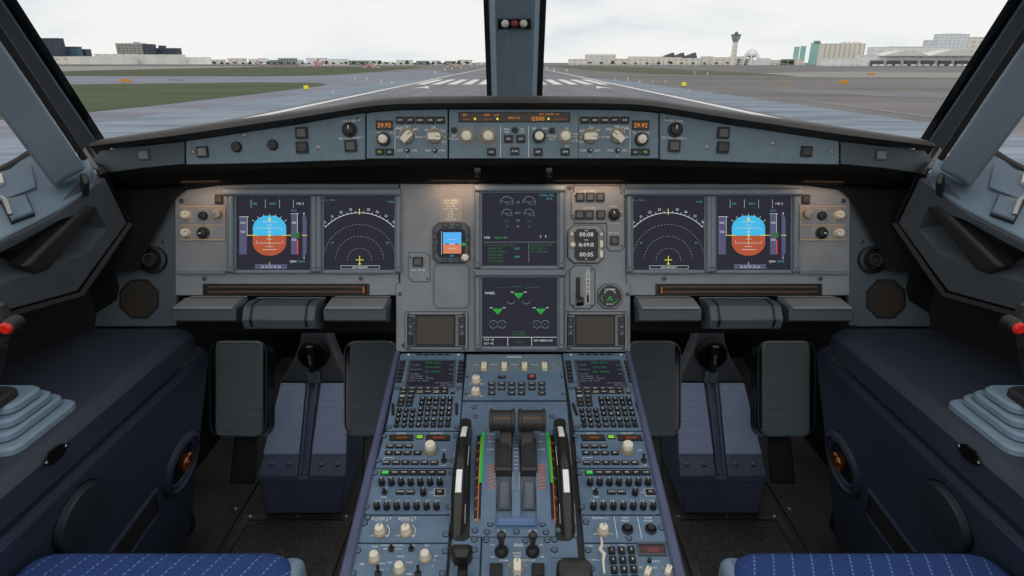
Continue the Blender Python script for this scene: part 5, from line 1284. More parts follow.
for x in (484, 504.2, 524.5, 544.5):
    leg(t, b, 'CAPT', x - 8, 365.3, 2, 'white_paint', z + .0019); leg(t, b, 'F/O', x + 8, 365.3, 2, 'white_paint', z + .0019)
leg(t, b, 'OFF', 470.5, 384, 2.2, 'white_paint', z + .0004); leg(t, b, 'BRT', 482.5, 384, 2.2, 'white_paint', z + .0004); leg(t, b, 'OFF', 470, 396, 2.2, 'white_paint', z + .0004); leg(t, b, 'BRT', 482, 396, 2.2, 'white_paint', z + .0004)
t.add('lettering', b); ring_screw(t, [(470, 359.2), (558, 359.2)], z); screws(t, [(467, 377), (466, 394), (562, 377), (563, 394)], .003, z=z)

# thrust quadrant
zq = .006
t = T('thrust_quadrant', 'raised blue throttle quadrant with green strips and orange scale marks', 'quadrant', P, P.px(514.5, 475))
t.add('base_plate', t.mb('pedestal_blue').prism(P.poly([(462.4, 401), (567, 401), (577.5, 536), (452.5, 536)]), -.01, .003, .001))
def vof(y): return P.px(512, y)[1]
v0, v1 = vof(524), vof(428); vm = (v0 + v1) / 2; hl = (v1 - v0) / 2
def qz(v): return .003 + .016 * max(0, 1 - ((v - vm) / hl) ** 2)
def qstrip(b, m, xa, ya, xb, yb, w, off=.0006, n=10):
    """flat band following the hump, w pixels wide"""
    b.mat(m); rows = []
    for i in range(n + 1):
        f = i / n; a = P.px(xa + (xb - xa) * f - w / 2, ya + (yb - ya) * f); c = P.px(xa + (xb - xa) * f + w / 2, ya + (yb - ya) * f); rows.append([(a[0], a[1], qz(a[1]) + off), (c[0], c[1], qz(c[1]) + off)])
    b.raw([p for r in rows for p in r], [[2 * i, 2 * i + 1, 2 * i + 3, 2 * i + 2] for i in range(n)])
def hump(m, xl0, xl1, xr0, xr1, name, dz=0, ya=428, yb=524, n=16, bevel=0, label=None):
    rg = []
    for i in range(n + 1):
        f = i / n; y = ya + (yb - ya) * f; a = P.px(xl0 + (xl1 - xl0) * f, y); c = P.px(xr0 + (xr1 - xr0) * f, y); zz_ = qz(a[1]) + dz
        rg.append([(a[0], a[1], -.004), (c[0], c[1], -.004), (c[0], c[1], zz_), (a[0], a[1], zz_)])
    return t.add(name, t.mb(m).loft(rg), bevel=bevel, label=label)
hump('pedestal_blue', 484.5, 480.5, 496.5, 495.5, 'hump_side'); hump('pedestal_blue', 534.5, 537, 546, 551.5, 'hump_side')
hump('groove', 496, 495.5, 535, 537, 'slot_floor', dz=-.009)
hump('pedestal_blue', 512.3, 512.2, 518.5, 520.5, 'centre_ridge', dz=.0)
hump('black', 477, 473.5, 484.2, 480.2, 'scale_strip', dz=-.003, ya=436); hump('black', 546.3, 551.8, 553, 558.5, 'scale_strip', dz=-.003, ya=436)
b = t.mb()
qstrip(b, 'green_paint', 483.4, 433, 480.6, 488, 2.6); t.add('green_strip', b, label='bright green strip'); b = t.mb(); qstrip(b, 'green_paint', 547.2, 433, 551.6, 488, 2.6)
t.add('green_strip', b, label='bright green strip')
b = t.mb()
for sg, xa, xb in ((1, 481.2, 477.5), (-1, 549.6, 555.2)):
    qstrip(b, 'orange_paint', xa, 440, xb, 523, .8)
    for i in range(9):
        y = 446 + i * 9.2; x = edge(y, xa, 440, xb, 523); qstrip(b, 'orange_paint' if i % 2 else 'amber_line', x - sg * 3.6, y, x, y, 2.6 if 0 else 3.4, n=1) if 0 else None
        a = P.px(x - sg * 2.6, y); b.mat('orange_paint' if i % 2 else 'amber_line').text(str(abs(4 - i)), a[0], a[1], .0062, qz(a[1]) - .0022)
        a = P.px(x, y); c = P.px(x - sg * 1.6, y); b.line(a, c, .0012, qz(a[1]) + .0006)
for xa in (490.7, 541.2):
    for i, ch in enumerate(('TOGA', 'FLX', 'MCT', 'CL', 'A/THR')):
        a = P.px(xa, 436 + i * 4.6); b.mat('white_paint' if i % 2 == 0 else 'amber_line').text(ch, a[0], a[1], .0042, qz(a[1]) + .0006)
for x0, x1 in ((489, 494.6), (537.6, 545)):
    for i in range(8):
        y = 470 + i * 3.1; p, q = P.px(x0, y + 2.4), P.px(x1, y); b.mat('orange_paint').line(p, q, .0019, qz(p[1]) + .0009)
for i in range(9):
    y = 441 + i * 4.2; p, q = P.px(513.8, y), P.px(518.4, y); b.mat('white_paint').line(p, q, .0008, qz(p[1]) + .0006)
for x in (513, 519.6):
    for i in range(8):
        a = P.px(x, 479 + i * 2); b.mat('white_paint').flat(circ(a[0], a[1], .0007, 6), qz(a[1]) + .0006)
t.add('scale_marks', b)
for x0, x1 in ((497.5, 510.5), (522.3, 535.3)):
    rg = []
    q = P.poly([(x0 + .8, 482), (x1, 482), (x1, 510.5), (x0, 510.5)])
    zl = qz(vof(496)) - .009
    t.add('slot_recess', t.mb('side_grey').ring(ccw(q), inset(q, .003), zl - .01, zl + .003, .001))
q = P.poly([(496, 518.5), (536.8, 518.5), (537, 526.5), (495.8, 526.5)]); t.add('end_bar', t.mb('bar_blue').prism(q, 0, .012, .004))
ring_screw(t, [(490.3, 523.5), (542.3, 523.5), (487, 531.5), (546, 531.5), (516.5, 531), (474.5, 539) if 0 else (475, 530), (558.5, 530), (462.8, 411) if 0 else (475.5, 416), (552, 416), (553.5, 410) if 0 else (474, 407)], .003)
# thrust levers
for x0, x1, lb in ((489.8, 514.6, 'left'), (518.4, 543.8, 'right')):
    t = T('thrust_lever', '%s dark bronze thrust lever with a horizontal barrel grip' % lb, 'lever', P, P.px((x0 + x1) / 2, 450))
    cxp = (x0 + x1) / 2; a = P.px(x0 + (1 if lb == 'left' else 0), 429); c = P.px(x1, 429); yv = vof(439); zc = .052
    R0 = .021
    prof = [(0, .7), (.03, 1.0), (.12, 1.0), (.14, .88), (.86, .88), (.88, 1.0), (.97, 1.0), (1, .7)]
    sx = 1.05; mid = (a[0] + c[0]) / 2; hw = (c[0] - a[0]) / 2 * sx
    b = t.mb('lever_dark'); n = 22
    b.loft([[(mid - hw + 2 * hw * f, yv + R0 * k * math.cos(2 * PI * i / n), zc + R0 * k * math.sin(2 * PI * i / n)) for i in range(n)] for f, k in prof])
    g_ = t.add('barrel_grip', b)
    t.add('stripe', t.mb('bronze').loft([[(mid + s_ * hw * .62, yv + R0 * .905 * math.cos(q_), zc + R0 * .905 * math.sin(q_)) for q_ in (2.1, 2.16)] for s_ in (-1, 1)], False, False, False), parent=g_)
    # arm
    ax = P.px(506 if lb == 'left' else 527, 455)[0]; zz0 = qz(vof(460)) - .02
    t.add('lever_arm', t.mb('lever_black').loft([[(ax - .009, vof(478), zz0), (ax + .009, vof(478), zz0), (ax + .009, vof(446), zz0), (ax - .009, vof(446), zz0)], [(ax - .011, yv - .02, zc - .012), (ax + .011, yv - .02, zc - .012), (ax + .011, yv + .006, zc - .008), (ax - .011, yv + .006, zc - .008)]]), bevel=.002)
    q = P.poly([(495.5, 447), (512, 447), (512, 478.5), (495.2, 478.5)] if lb == 'left' else [(520.2, 447), (536, 447), (536.8, 478.5), (520.6, 478.5)])
    zh = qz(vof(462))
    t.add('slide_block', t.mb('lever_dark').prism(q, zh - .02, zh + .010, .003))
    q2 = inset(q, .006); t.add('ribbed_pad', t.mb('rubber').prism(q2, zh + .010, zh + .013, .001))
    bx = P.px(508 if lb == 'left' else 526, 438)
    t.add('disconnect_button', t.mb('black_gloss').lathe(bx[0], bx[1] - .01, [(.010, .02), (.010, .034), (.007, .037), (.0001, .037)], 16))
# trim wheels
def trim(mir):
    s = side(mir); fr = P if not mir else P
    t = T('trim_wheel', 'black pitch trim wheel with white index patches, %s of the thrust levers' % s, 'wheel', P, P.px(461, 490), mir=mir)
    nb = vof(541); R = .18; dep = R - .05; h_ = math.sqrt(R * R - dep * dep); vc = nb + h_; uc = P.px(461.4, 480)[0]; n = 144; wd = .0125
    cs = []
    for k in range(17):
        a = PI * k / 16; cs.append((wd * math.cos(a), -.015 + .015 * abs(math.sin(a))))
    cs = cs + [(-wd * .96, -.04), (wd * .96, -.04)]
    rg = [[(uc + u_, vc + (R + r_) * math.sin(2 * PI * i / n), -dep + (R + r_) * math.cos(2 * PI * i / n)) for u_, r_ in cs] for i in range(n)]
    b = t.mb('wheel_black'); b.loft(rg + [rg[0]], False, False)
    m_ = len(cs)
    for fi, f in enumerate(b.f):
        i, k = divmod(fi, m_)
        ang = i / n * 360; ang = ang - 360 if ang > 180 else ang
        if 6 <= k <= 9 and any(lo <= ang <= hi for lo, hi in ((-20, -8), (17, 31), (45, 58))): b.m[fi] = 'white_paint'
        if k in (1, 14) and any(lo <= ang <= hi for lo, hi in ((-37, -27), (-3, 10))): b.m[fi] = 'white_paint'
    t.add('rim', b)
    t.add('hub', t.mb('black').loft([[(uc + q, vc + .155 * math.cos(2 * PI * i / 30), -dep + .155 * math.sin(2 * PI * i / 30)) for i in range(30)] for q in (-.008, .008)]))
    q = rnd(P.poly([(459.5, 418), (471.5, 418), (469.5, 541), (451, 541)]), .012, 5)
    t.add('slot', t.mb('black').prism(q, .003, .0036))
trim(False); trim(True)
# engine panel
t = T('engine_panel', 'blue engine start panel lettered ENG with two master switches at the bottom centre', 'control panel', P, P.px(516.5, 560))
t.add('face_plate', t.mb('pedestal_blue').prism(P.poly([(482.5, 537), (550.5, 537), (553.5, 600), (479.5, 600)]), -.01, z, .001))
for x, lb in ((501.5, 'left'), (532.6, 'right')):
    a = P.px(x, 552); k_ = t.add('master_switch', t.mb('knob_black').lathe(a[0], a[1], [(.0105, z), (.0105, z + .004), (.008, z + .008), (.006, z + .01), (.004, z + .012), (.0035, z + .02), (.0001, z + .02)], 20).mat('lever_dark').tube([(a[0], a[1] + .001, z + .014), (a[0], a[1] + .004, z + .032)], [.004, .005], 10).lathe(a[0], a[1] + .005, [(.0001, z + .024), (.0055, z + .027), (.0072, z + .033), (.0055, z + .039), (.0001, z + .041)], 14))
bar_knob(t, 517.3, 570, 7, .02, 90, 'mode_selector')
for x in (496.3, 538): t.add('fault_light', t.mb('black').prism(cut(P.rect(x - 6.3, 564.5, x + 6.3, 577), .001), z, z + .005, .001))
b = t.mb()
for tx, x, y, sz in (('ENG', 501.5, 531.5 + 7.8 - 8, 4), ('1', 501.5, 534.5, 3), ('ENG', 533, 531.3, 4), ('2', 533, 534.5, 3), ('ENG', 518.5, 545, 4.6), ('ON', 492.5, 545, 2.6), ('OFF', 492.5, 557, 2.6), ('ON', 541, 545, 2.6), ('OFF', 542, 557, 2.6), ('NORM', 517, 556, 2.6), ('MODE', 517, 553.2, 2.8), ('CRANK', 504, 560.5, 2.8), ('IGN/START', 529, 560.2, 2.6)): leg(t, b, tx, x, y, sz, 'white_paint', z + .0004)
t.add('lettering', b); a = P.px(517.3, 570); b2 = t.mb('amber_line').arc(a[0], a[1], .0145, 20, 160, .0009, z + .0004, 16); t.add('dial_ring', b2)
ring_screw(t, [(486.2, 540), (547, 540), (525.5, 540.5)], z)
# levers at the bottom
for mir in (False, True):
    t = T('lever_cover_plate', 'blue cover plate under the %s lever' % ('speed brake' if not mir else 'flap'), 'panel', P, P.px(465, 560) if not mir else P.px(565, 560))
    k = (lambda x: 1029 - x) if mir else (lambda x: x)
    t.add('face_plate', t.mb('pedestal_blue').prism(P.poly([(k(452.3), 537), (k(481), 537), (k(478), 600), (k(446.5), 600)]), -.01, .0035, .001))
    ring_screw(t, [(k(474.5), 539.5), (k(474.5), 549.5)], .0035)
    t.add('seam', t.mb('black').prism(P.rect(k(481) if mir else k(450), 557.4, k(450) if mir else k(480.5), 557.9), .0035, .0037))
t = T('speed_brake_lever', 'dark grey speed brake lever with a flat wide grip, left of the engine panel', 'lever', P, P.px(463, 578))
def grip(t, y0, w0, y1, w1, zc, name, m='lever_black', xm=463, hh=.014):
    a = P.px(xm, y0); c = P.px(xm, y1); rg = []
    for v, w, h_ in ((a[1] + .002, w0 * .85, hh * .5), (a[1], w0, hh * .8), (a[1] - .010, w0, hh), (c[1], w1, hh * .8)):
        rg.append([(a[0] - w, v, zc - h_), (a[0] + w, v, zc - h_), (a[0] + w, v, zc + h_ * .6), (a[0] + w * .7, v, zc + h_), (a[0] - w * .7, v, zc + h_), (a[0] - w, v, zc + h_ * .6)])
    return t.add(name, t.mb(m).loft(rg), bevel=.003)
grip(t, 561, .0155, 574, .010, .035, 'grip'); a = P.px(463, 585)
t.add('stalk', t.mb('lever_black').tube([(a[0], P.px(463, 588)[1], .005), (a[0], P.px(463, 578)[1], .03)], .007, 10, sq=1))
t = T('flap_lever', 'broad rounded dark grey flap lever grip, right of the engine panel', 'lever', P, P.px(572, 590))
a = P.px(572.5, 578); rg = []
n = 20
for zz_, k in ((.020, .8), (.026, 1), (.040, 1), (.047, .85), (.050, .5), (.0505, .05)):
    p = rnd([(a[0] - .0255, a[1] - .03), (a[0] + .0255, a[1] - .03), (a[0] + .0255, a[1] + .008), (a[0] - .0255, a[1] + .008)], .014, 4)
    rg.append([(a[0] + (x - a[0]) * k, a[1] - .011 + (y - a[1] + .011) * k, zz_) for x, y in p])
t.add('grip', t.mb('lever_black').loft(rg)); t.add('stalk', t.mb('lever_black').tube([(a[0], a[1] - .02, .004), (a[0], a[1] - .012, .022)], .008, 10, sq=1))
# ================================================================== outside: the airfield
ZG = H - 4.5
def gnoise(name, c0, c1, sx, sy, rough=.8):
    m = mat(name, c0, rough, var=0); nt = m.node_tree; b = nt.nodes['Principled BSDF']; b.inputs['Specular IOR Level'].default_value = .2
    tc = nt.nodes.new('ShaderNodeTexCoord'); mp = nt.nodes.new('ShaderNodeMapping'); mp.inputs['Scale'].default_value = (sx, sy, 1)
    n = nt.nodes.new('ShaderNodeTexNoise'); n.inputs['Scale'].default_value = 1; n.inputs['Detail'].default_value = 6; n.inputs['Roughness'].default_value = .6
    nt.links.new(tc.outputs['Object'], mp.inputs[0]); nt.links.new(mp.outputs[0], n.inputs['Vector'])
    r = nt.nodes.new('ShaderNodeValToRGB'); r.color_ramp.elements[0].position = .35; r.color_ramp.elements[1].position = .65
    r.color_ramp.elements[0].color = lin(c0) + [1]; r.color_ramp.elements[1].color = lin(c1) + [1]
    nt.links.new(n.outputs[0], r.inputs[0]); nt.links.new(r.outputs[0], b.inputs['Base Color'])
gnoise('tarmac', (98, 94, 94), (134, 130, 129), .008, .045)
gnoise('tarmac_violet', (114, 116, 130), (142, 144, 160), .05, .35)
gnoise('tarmac_runway', (112, 113, 120), (130, 130, 136), .3, .03)
gnoise('shoulder', (106, 120, 134), (146, 158, 172), .1, .5)
gnoise('grass', (58, 70, 38), (78, 86, 52), .05, .1)
gnoise('grass_olive', (76, 78, 58), (96, 94, 74), .02, .08)
gnoise('concrete', (136, 134, 132), (160, 158, 154), .02, .1)
mat('line_white', (226, 226, 222), .8, var=0)
mat('yellow_bright', (232, 232, 20), .6, var=0, emit=(232, 232, 20), es=.2)
mat('orange_box', (226, 160, 40), .7, var=0)
mat('rw_red', (190, 92, 80), .7, var=0); mat('rw_white', (230, 224, 220), .7, var=0)
mat('tree', (72, 82, 74), .9, var=.2, vscale=.3)
windows_mat('b_dark', (70, 80, 92), (58, 68, 82), 9, 4)
windows_mat('b_teal', (82, 112, 130), (66, 92, 112), 9, 4)
windows_mat('b_office', (160, 164, 158), (104, 112, 114), 6, 4)
windows_mat('b_beige', (240, 234, 220), (206, 202, 192), 8, 200, .35)
windows_mat('b_hangar', (236, 234, 226), (226, 226, 220), 30, 60, .5)
windows_mat('b_pale', (246, 240, 228), (214, 210, 200), 12, 7, .5)
windows_mat('b_white', (252, 252, 250), (234, 238, 240), 11, 5, .5)
windows_mat('b_glassy', (240, 246, 248), (214, 224, 232), 7, 4.5, .6)
windows_mat('b_green', (166, 214, 206), (150, 196, 188), 6, 4, .5)
mat('tower_cab', (150, 172, 170), .5, var=0)
mat('roof_pale', (232, 230, 226), .7, var=.05, vscale=.1); mat('roof_dark', (96, 104, 110), .7, var=0)
def gp(x, y): p = WZ(x, y, ZG); return (p.x, p.y)
def ground(name, m, pts, lvl, px=True, kind='structure'):
    q = ccw([gp(*p) for p in pts] if px else pts)
    b = MB(m).prism(q, ZG - .3 if lvl == 0 else ZG + .012 * (lvl - 1), ZG + .012 * lvl)
    if kind == 'structure': return struct(name, b)
    return b
ground('ground', 'tarmac', [(-9000, -300), (9000, -300), (9000, 8800), (-9000, 8800)], 0, False)
ground('taxiway', 'tarmac_violet', [(-900, 170), (-900, 76), (60, 76), (330, 75.5), (430, 70), (500, 80), (150, 200)], 1)
T('runway', None, None, kind='structure', solo=MB('tarmac_runway').prism([(-24, -60), (24, -60), (24, 3200), (-24, 3200)], ZG + .013, ZG + .026))
for k in (-1, 1): struct('runway_shoulder', MB('shoulder').prism([(24 * k, -60), (36 * k, -60), (30 * k, 160), (24 * k, 200)] if k > 0 else [(24 * k, -60), (24 * k, 200), (30 * k, 160), (36 * k, -60)], ZG + .013, ZG + .03))
def stuff(name, m, pts, lvl, label, cat):
    T(name, label, cat, org=(gp(*pts[0])[0], gp(*pts[0])[1], ZG), kind='stuff', solo=ground(name, m, pts, lvl, True, 'stuff'))
stuff('grass', 'grass', [(-150, 133), (93, 112), (170, 104), (256, 94), (318, 86.5), (327, 84.5), (318, 83), (256, 82.5), (74, 84.5), (-150, 88)], 3, 'wide green grass strip left of the runway', 'grass')
stuff('grass', 'grass', [(-150, 77), (60, 76), (256, 76.5), (320, 75.6), (380, 71.5), (430, 66.6), (256, 67), (60, 71.5), (-150, 73)], 3, 'narrow far grass strip left of the runway beyond the taxiway', 'grass')
stuff('grass', 'grass_olive', [(545, 65.6), (640, 67.2), (700, 70.4), (795, 75.6), (700, 75), (640, 73.3), (590, 70.6)], 3, 'dull olive grass strip right of the runway', 'grass')
ground('concrete_apron', 'concrete', [(-150, 72.5), (60, 71), (256, 66.6), (400, 65.2), (256, 65), (-150, 67)], 2)
ground('concrete_apron', 'concrete', [(800, 77), (1300, 79), (1300, 74), (820, 72), (760, 73)], 2)
ground('taxiway', 'tarmac_runway', [(750, 88), (1200, 99), (1200, 112), (930, 98), (760, 92)], 2)
ground('taxiway', 'shoulder', [(760, 112), (640, 96), (600, 88), (700, 100), (935, 127), (960, 138), (800, 130)], 2)
# markings
for k in (-1, 1):
    T('runway_edge_line', 'long solid white line along the %s runway edge' % ('left' if k < 0 else 'right'), 'road marking', org=(23 * k, 50, ZG), solo=MB('line_white').prism([(22.6 * k - .45, -60), (22.6 * k + .45, -60), (22.6 * k + .45, 1500), (22.6 * k - .45, 1500)], ZG + .027, ZG + .034))
    for i, X in enumerate((20.2, 16.8, 13.4, 10.0, 6.6, 3.2)):
        T('threshold_stripe', ['outermost', 'second', 'third', 'fourth', 'fifth', 'innermost'][i] + ' white threshold stripe on the %s half of the runway' % ('left' if k < 0 else 'right'), 'road marking', org=(X * k, 150, ZG), group='runway threshold stripes', solo=MB('line_white').prism([(X * k - .95, 138), (X * k + .95, 138), (X * k + .95, 178), (X * k - .95, 178)], ZG + .027, ZG + .034))
    T('arrow_marking', 'small white arrowhead mark near the %s threshold stripes' % ('left' if k < 0 else 'right'), 'road marking', org=(17 * k, 124, ZG), solo=MB('line_white').prism([(17 * k - 1.6, 116), (17 * k, 128), (17 * k + 1.6, 116), (17 * k, 120)], ZG + .027, ZG + .034))
T('taxi_line', 'thin pale line across the tarmac at the right', 'road marking', org=(gp(810, 101)[0], gp(810, 101)[1], ZG), solo=MB('concrete').prism(ccw([gp(805, 100), gp(935, 117.5), gp(935, 118.5), gp(805, 100.7)]), ZG + .027, ZG + .034))
# small lights and boxes
def base_at(x, y): return WZ(x, y, ZG + .04)
def place_h(x, y, hpx):
    p = base_at(x, y); q = WY(x, y - hpx, p.y); return p, q.z - ZG - .04
DOT = None
dots = [(355, 80), (367, 80), (381, 83), (392, 84), (333, 93), (435, 74), (445, 71), (452, 69.5), (461, 68.5), (472, 67), (478, 66.2), (547, 69), (554, 71), (566.5, 71.6), (614.5, 79.8), (627.5, 79.8), (639.5, 82.5), (652.5, 82.5), (665.5, 82.5), (694.5, 74), (707.5, 74.8), (688.5, 92)]
for i, (x, y) in enumerate(dots):
    p, h = place_h(x, y, 2.6); r = h * .42
    if DOT is None:
        DOT = MB('rw_white').lathe(0, 0, [(.22, 0), (.22, .1), (.1, .14), (.1, .3), (.2, .34), (.18, .6), (.0001, .66)], 10).mesh('edge_light')
    sc_ = h / .66
    o = bpy.data.objects.new('edge_light', DOT); C.objects.link(o); o.location = p; o.scale = (min(sc_, 3),) * 3
    o['label'] = 'small white edge light standing beside the %s edge of the runway' % ('left' if x < 512 else 'right'); o['category'] = 'light'; o['group'] = 'runway edge lights on the ' + ('left' if x < 512 else 'right')
def sign(x, y, w, h, m, label, name='marker_sign'):
    p, hh = place_h(x, y, h); q = WY(x + w, y, p.y); ww = (q.x - p.x) / 2
    t = T(name, label, 'sign', WORLD, p)
    t.add('board', t.mb(m).box(p.x - ww, p.y, p.z + hh * .2, p.x + ww, p.y + .4, p.z + hh, .04))
    for k in (-.7, .7): t.add('leg', t.mb('steel_dark').box(p.x + ww * k - .06, p.y + .1, p.z, p.x + ww * k + .06, p.y + .3, p.z + hh * .25))
sign(306, 90, 4, 4.5, 'yellow_bright', 'small bright yellow marker on the tarmac left of the runway')
sign(684, 86.6, 4, 4.5, 'yellow_bright', 'small bright yellow marker on the tarmac right of the runway')
sign(126, 83, 9, 4, 'orange_box', 'orange-yellow box sign on the grass at the far left')
sign(843.5, 84.5, 7, 4.3, 'orange_box', 'orange-yellow box sign on the tarmac at the right, the nearer one')
sign(871, 75.3, 7, 2.6, 'orange_box', 'flat orange-yellow sign at the right, the farther one')
sign(785, 83, 4, 1.6, 'orange_box', 'tiny orange sign left of the two orange boxes at the right')
sign(176.5, 80.5, 14, 1, 'concrete', 'low pale strip sign on the taxiway left')
# red and white boards
def chequer(x, y, w, h, label):
    p, hh = place_h(x, y, h); ww = WY(x + w, y, p.y).x - p.x; t = T('obstacle_board', label, 'barrier', WORLD, p); n = 7
    for i in range(n):
        for j in range(3):
            if (i * 2 + j) % 5 == 4: continue
            a = p.x - ww / 2 + ww * i / n; hz = hh * (j + 1) / 3 * (1 if i in (2, 3, 4) or j < 2 else 0)
            if hz <= 0: continue
            t.add('panel', t.mb('rw_red' if (i + j) % 2 else 'rw_white').box(a, p.y, p.z + hh * j / 3, a + ww / n * .85, p.y + 1, p.z + hz * .97))
chequer(371.5, 68, 16, 5, 'red and white chequered boards left of the runway, the nearer group')
chequer(319, 65.8, 10, 7.5, 'red and white chequered boards at the left horizon, the taller group')
chequer(454, 66.6, 14, 3, 'low red and white chequered boards close to the left of the centre post')
chequer(258, 65.8, 5, 6, 'narrow red and white chequered board at the left horizon')
for i, x in enumerate(range(262, 352, 7)):
    p, hh = place_h(x, 68, 2); o_ = MB('rw_red').box(p.x - hh * .3, p.y, p.z, p.x + hh * .3, p.y + .6, p.z + hh)
    T('approach_light_frame', 'tiny red frame in the row along the far grass left of the runway', 'light frame', org=p, group='row of red frames in the far grass', solo=o_)
# buildings: x0,x1,top,dist,mat,depth
def building(x0, x1, ytop, D, m, label, roof='roof_pale', depth=14, group=None, steps=(), z0=None):
    A = WY(x0, ytop, D); B = WY(x1, ytop, D); ht = A.z
    t = T('building', label, 'building', WORLD, ((A.x + B.x) / 2, D, ZG), group=group)
    x0_, x1_ = A.x, B.x
    t.add('walls', t.mb(m).box(x0_, D, ZG, x1_, D + depth, ht - .8))
    t.add('roof', t.mb(roof).box(x0_ - .4, D - .4, ht - .8, x1_ + .4, D + depth + .4, ht, .2))
    for (a, b_, yt, mm) in steps:
        P0 = WY(a, yt, D + 6); P1 = WY(b_, yt, D + 6); t.add('rooftop_block', t.mb(mm).box(P0.x, D + 6, ht - 1, P1.x, D + depth - 2, P0.z, .2))
    return t
D0 = 900
building(30, 57, 38, 1000, 'b_dark', 'tall dark slab building at the far left of the skyline', 'roof_dark')
building(59, 75.5, 46.5, 1020, 'b_teal', 'teal glass building next to the dark slab at the far left', 'roof_dark')
building(75.5, 85, 49, 1040, 'b_dark', 'lower dark building right of the teal glass one', 'roof_dark')
building(115, 142, 43, 1000, 'b_office', 'grey office block with rows of windows on the left skyline', 'roof_pale', steps=((133, 138, 42, 'b_office'),))
building(142.9, 150.5, 44, 1000, 'b_dark', 'dark narrow block attached to the grey office block', 'roof_dark')
building(152, 176.5, 48, 1020, 'b_dark', 'dark flat office block right of the grey one on the left skyline', 'roof_dark', steps=((158, 164, 45.5, 'b_dark'),))
building(40, 69, 56.5, 908, 'b_pale', 'cream hangar at the left edge of the skyline')
building(69, 131, 56.3, 890, 'b_hangar', 'long low grey hangar on the left')
building(94, 131, 54, 960, 'b_pale', 'pale gabled hangar behind the long grey one', depth=14)
building(131, 180, 54.5, 908, 'b_hangar', 'light grey hangar with a row of small doors on the left')
building(180.5, 206, 57.2, 926, 'b_white', 'white low building right of the hangars')
rr = random.Random(5); x = 208; NBC = [0]
def NB(): NBC[0] += 1; return NBC[0]
while x < 478:
    w = rr.uniform(6, 20); yt = (57.6 if x < 330 else 59.8) + rr.uniform(0, 2.6)
    building(x, x + w, yt, 1300 + 20 * (NB() % 4), rr.choice(['b_pale', 'b_white', 'b_hangar', 'b_office']), 'low pale building in the row along the left horizon', group='low buildings along the left horizon', depth=14); x += w + rr.uniform(.5, 5)
x = 569
while x < 738:
    w = rr.uniform(8, 22); yt = 57 + rr.uniform(-.8, 2.2)
    building(x, x + w, yt, 1275 + 20 * (NB() % 3), rr.choice(['b_pale', 'b_beige', 'b_pale', 'b_hangar']), 'low cream terminal building in the row left of the control tower', group='low terminal buildings left of the tower', depth=14); x += w + rr.uniform(-.5, 2)
building(586, 616, 54.3, 1360, 'b_pale', 'long cream terminal roof left of the control tower', depth=14)
for i, x0 in enumerate((662, 672, 684)):
    A = WY(x0, 57, 1330); B = WY(x0 + 13, 57, 1330); Cc = WY(x0 + 12, 52.5, 1330)
    T('canopy_roof', '%s of three slanted grey canopy roofs left of the control tower' % ('leftmost', 'middle one', 'rightmost')[i], 'roof', org=A, group='slanted canopy roofs', solo=MB('roof_dark').loft([[(A.x, 1330, ZG), (B.x, 1330, ZG), (B.x, 1330, B.z), (Cc.x, 1330, Cc.z), (A.x, 1330, A.z)], [(A.x, 1350, ZG), (B.x, 1350, ZG), (B.x, 1350, B.z), (Cc.x, 1350, Cc.z), (A.x, 1350, A.z)]]))
x = 740
while x < 800:
    w = rr.uniform(8, 14); building(x, x + w, 58.5 + rr.uniform(-.5, 1.5), 1120 + 20 * (NB() % 3), rr.choice(['b_pale', 'b_white', 'b_office']), 'low pale building in the row right of the control tower', group='low buildings right of the tower', depth=14); x += w + rr.uniform(0, 2)
building(795.5, 800, 46.5, 1150, 'b_green', 'slim green tower, left one of the pair', 'roof_pale', 4)
building(802, 806.5, 46, 1155, 'b_green', 'slim green tower, right one of the pair', 'roof_pale', 4)
building(812.5, 821.5, 43, 1150, 'b_green', 'wider green glass tower left of the beige block', 'roof_dark', 5, steps=((814, 820, 40.8, 'b_office'),))
building(824, 866, 43.5, 1050, 'b_beige', 'beige slab block with vertical ribs on the right skyline', steps=((842, 862, 42, 'b_beige'),), depth=14)
building(873, 900, 47, 1000, 'b_white', 'white block right of the beige slab', depth=14)
building(890, 950, 46.5, 980, 'b_white', 'long white terminal hall on the right', depth=14)
building(929, 941, 40, 1085, 'b_glassy', 'small grey-white block beside the tall pale building', depth=14)
building(940, 970, 34, 1050, 'b_glassy', 'tall pale glassy building on the right skyline', depth=14, steps=((944, 962, 33, 'b_white'),))
building(969.5, 992, 37, 1088, 'b_pale', 'cream building partly behind the right window post', depth=14)
building(826, 858, 57.8, 860, 'b_white', 'low white building in front of the beige slab', depth=14)
building(862, 1010, 55, 850, 'b_white', 'long white terminal front at the right', depth=14)
for i in range(7):
    xx = 872 + i * 17; A = WY(xx, 60.5, 846); B = WY(xx + 12, 60.5, 846)
    T('gate_opening', 'dark open gate bay under the long white terminal front', 'gate', org=(A.x, 846, ZG), group='gate bays of the right terminal', solo=MB('roof_dark').box(A.x, 846, ZG, B.x, 849.4, A.z))
# curved white roofs
for i, (xa, xb, yt) in enumerate(((884, 930, 50.5), (930, 985, 49.5))):
    A = WY(xa, 55, 840); B = WY(xb, 55, 840); tp = WY(xa, yt, 840).z; rg = []
    for yy in (840, 870): rg.append([(A.x + (B.x - A.x) * k / 10, yy, A.z - 1 + (tp - A.z + 1) * math.sin(PI * k / 10)) for k in range(11)])
    T('vaulted_roof', '%s of two white curved roofs over the right terminal' % ('left', 'right')[i], 'roof', org=(A.x, 840, A.z), group='curved terminal roofs', solo=MB('roof_pale').loft(rg))
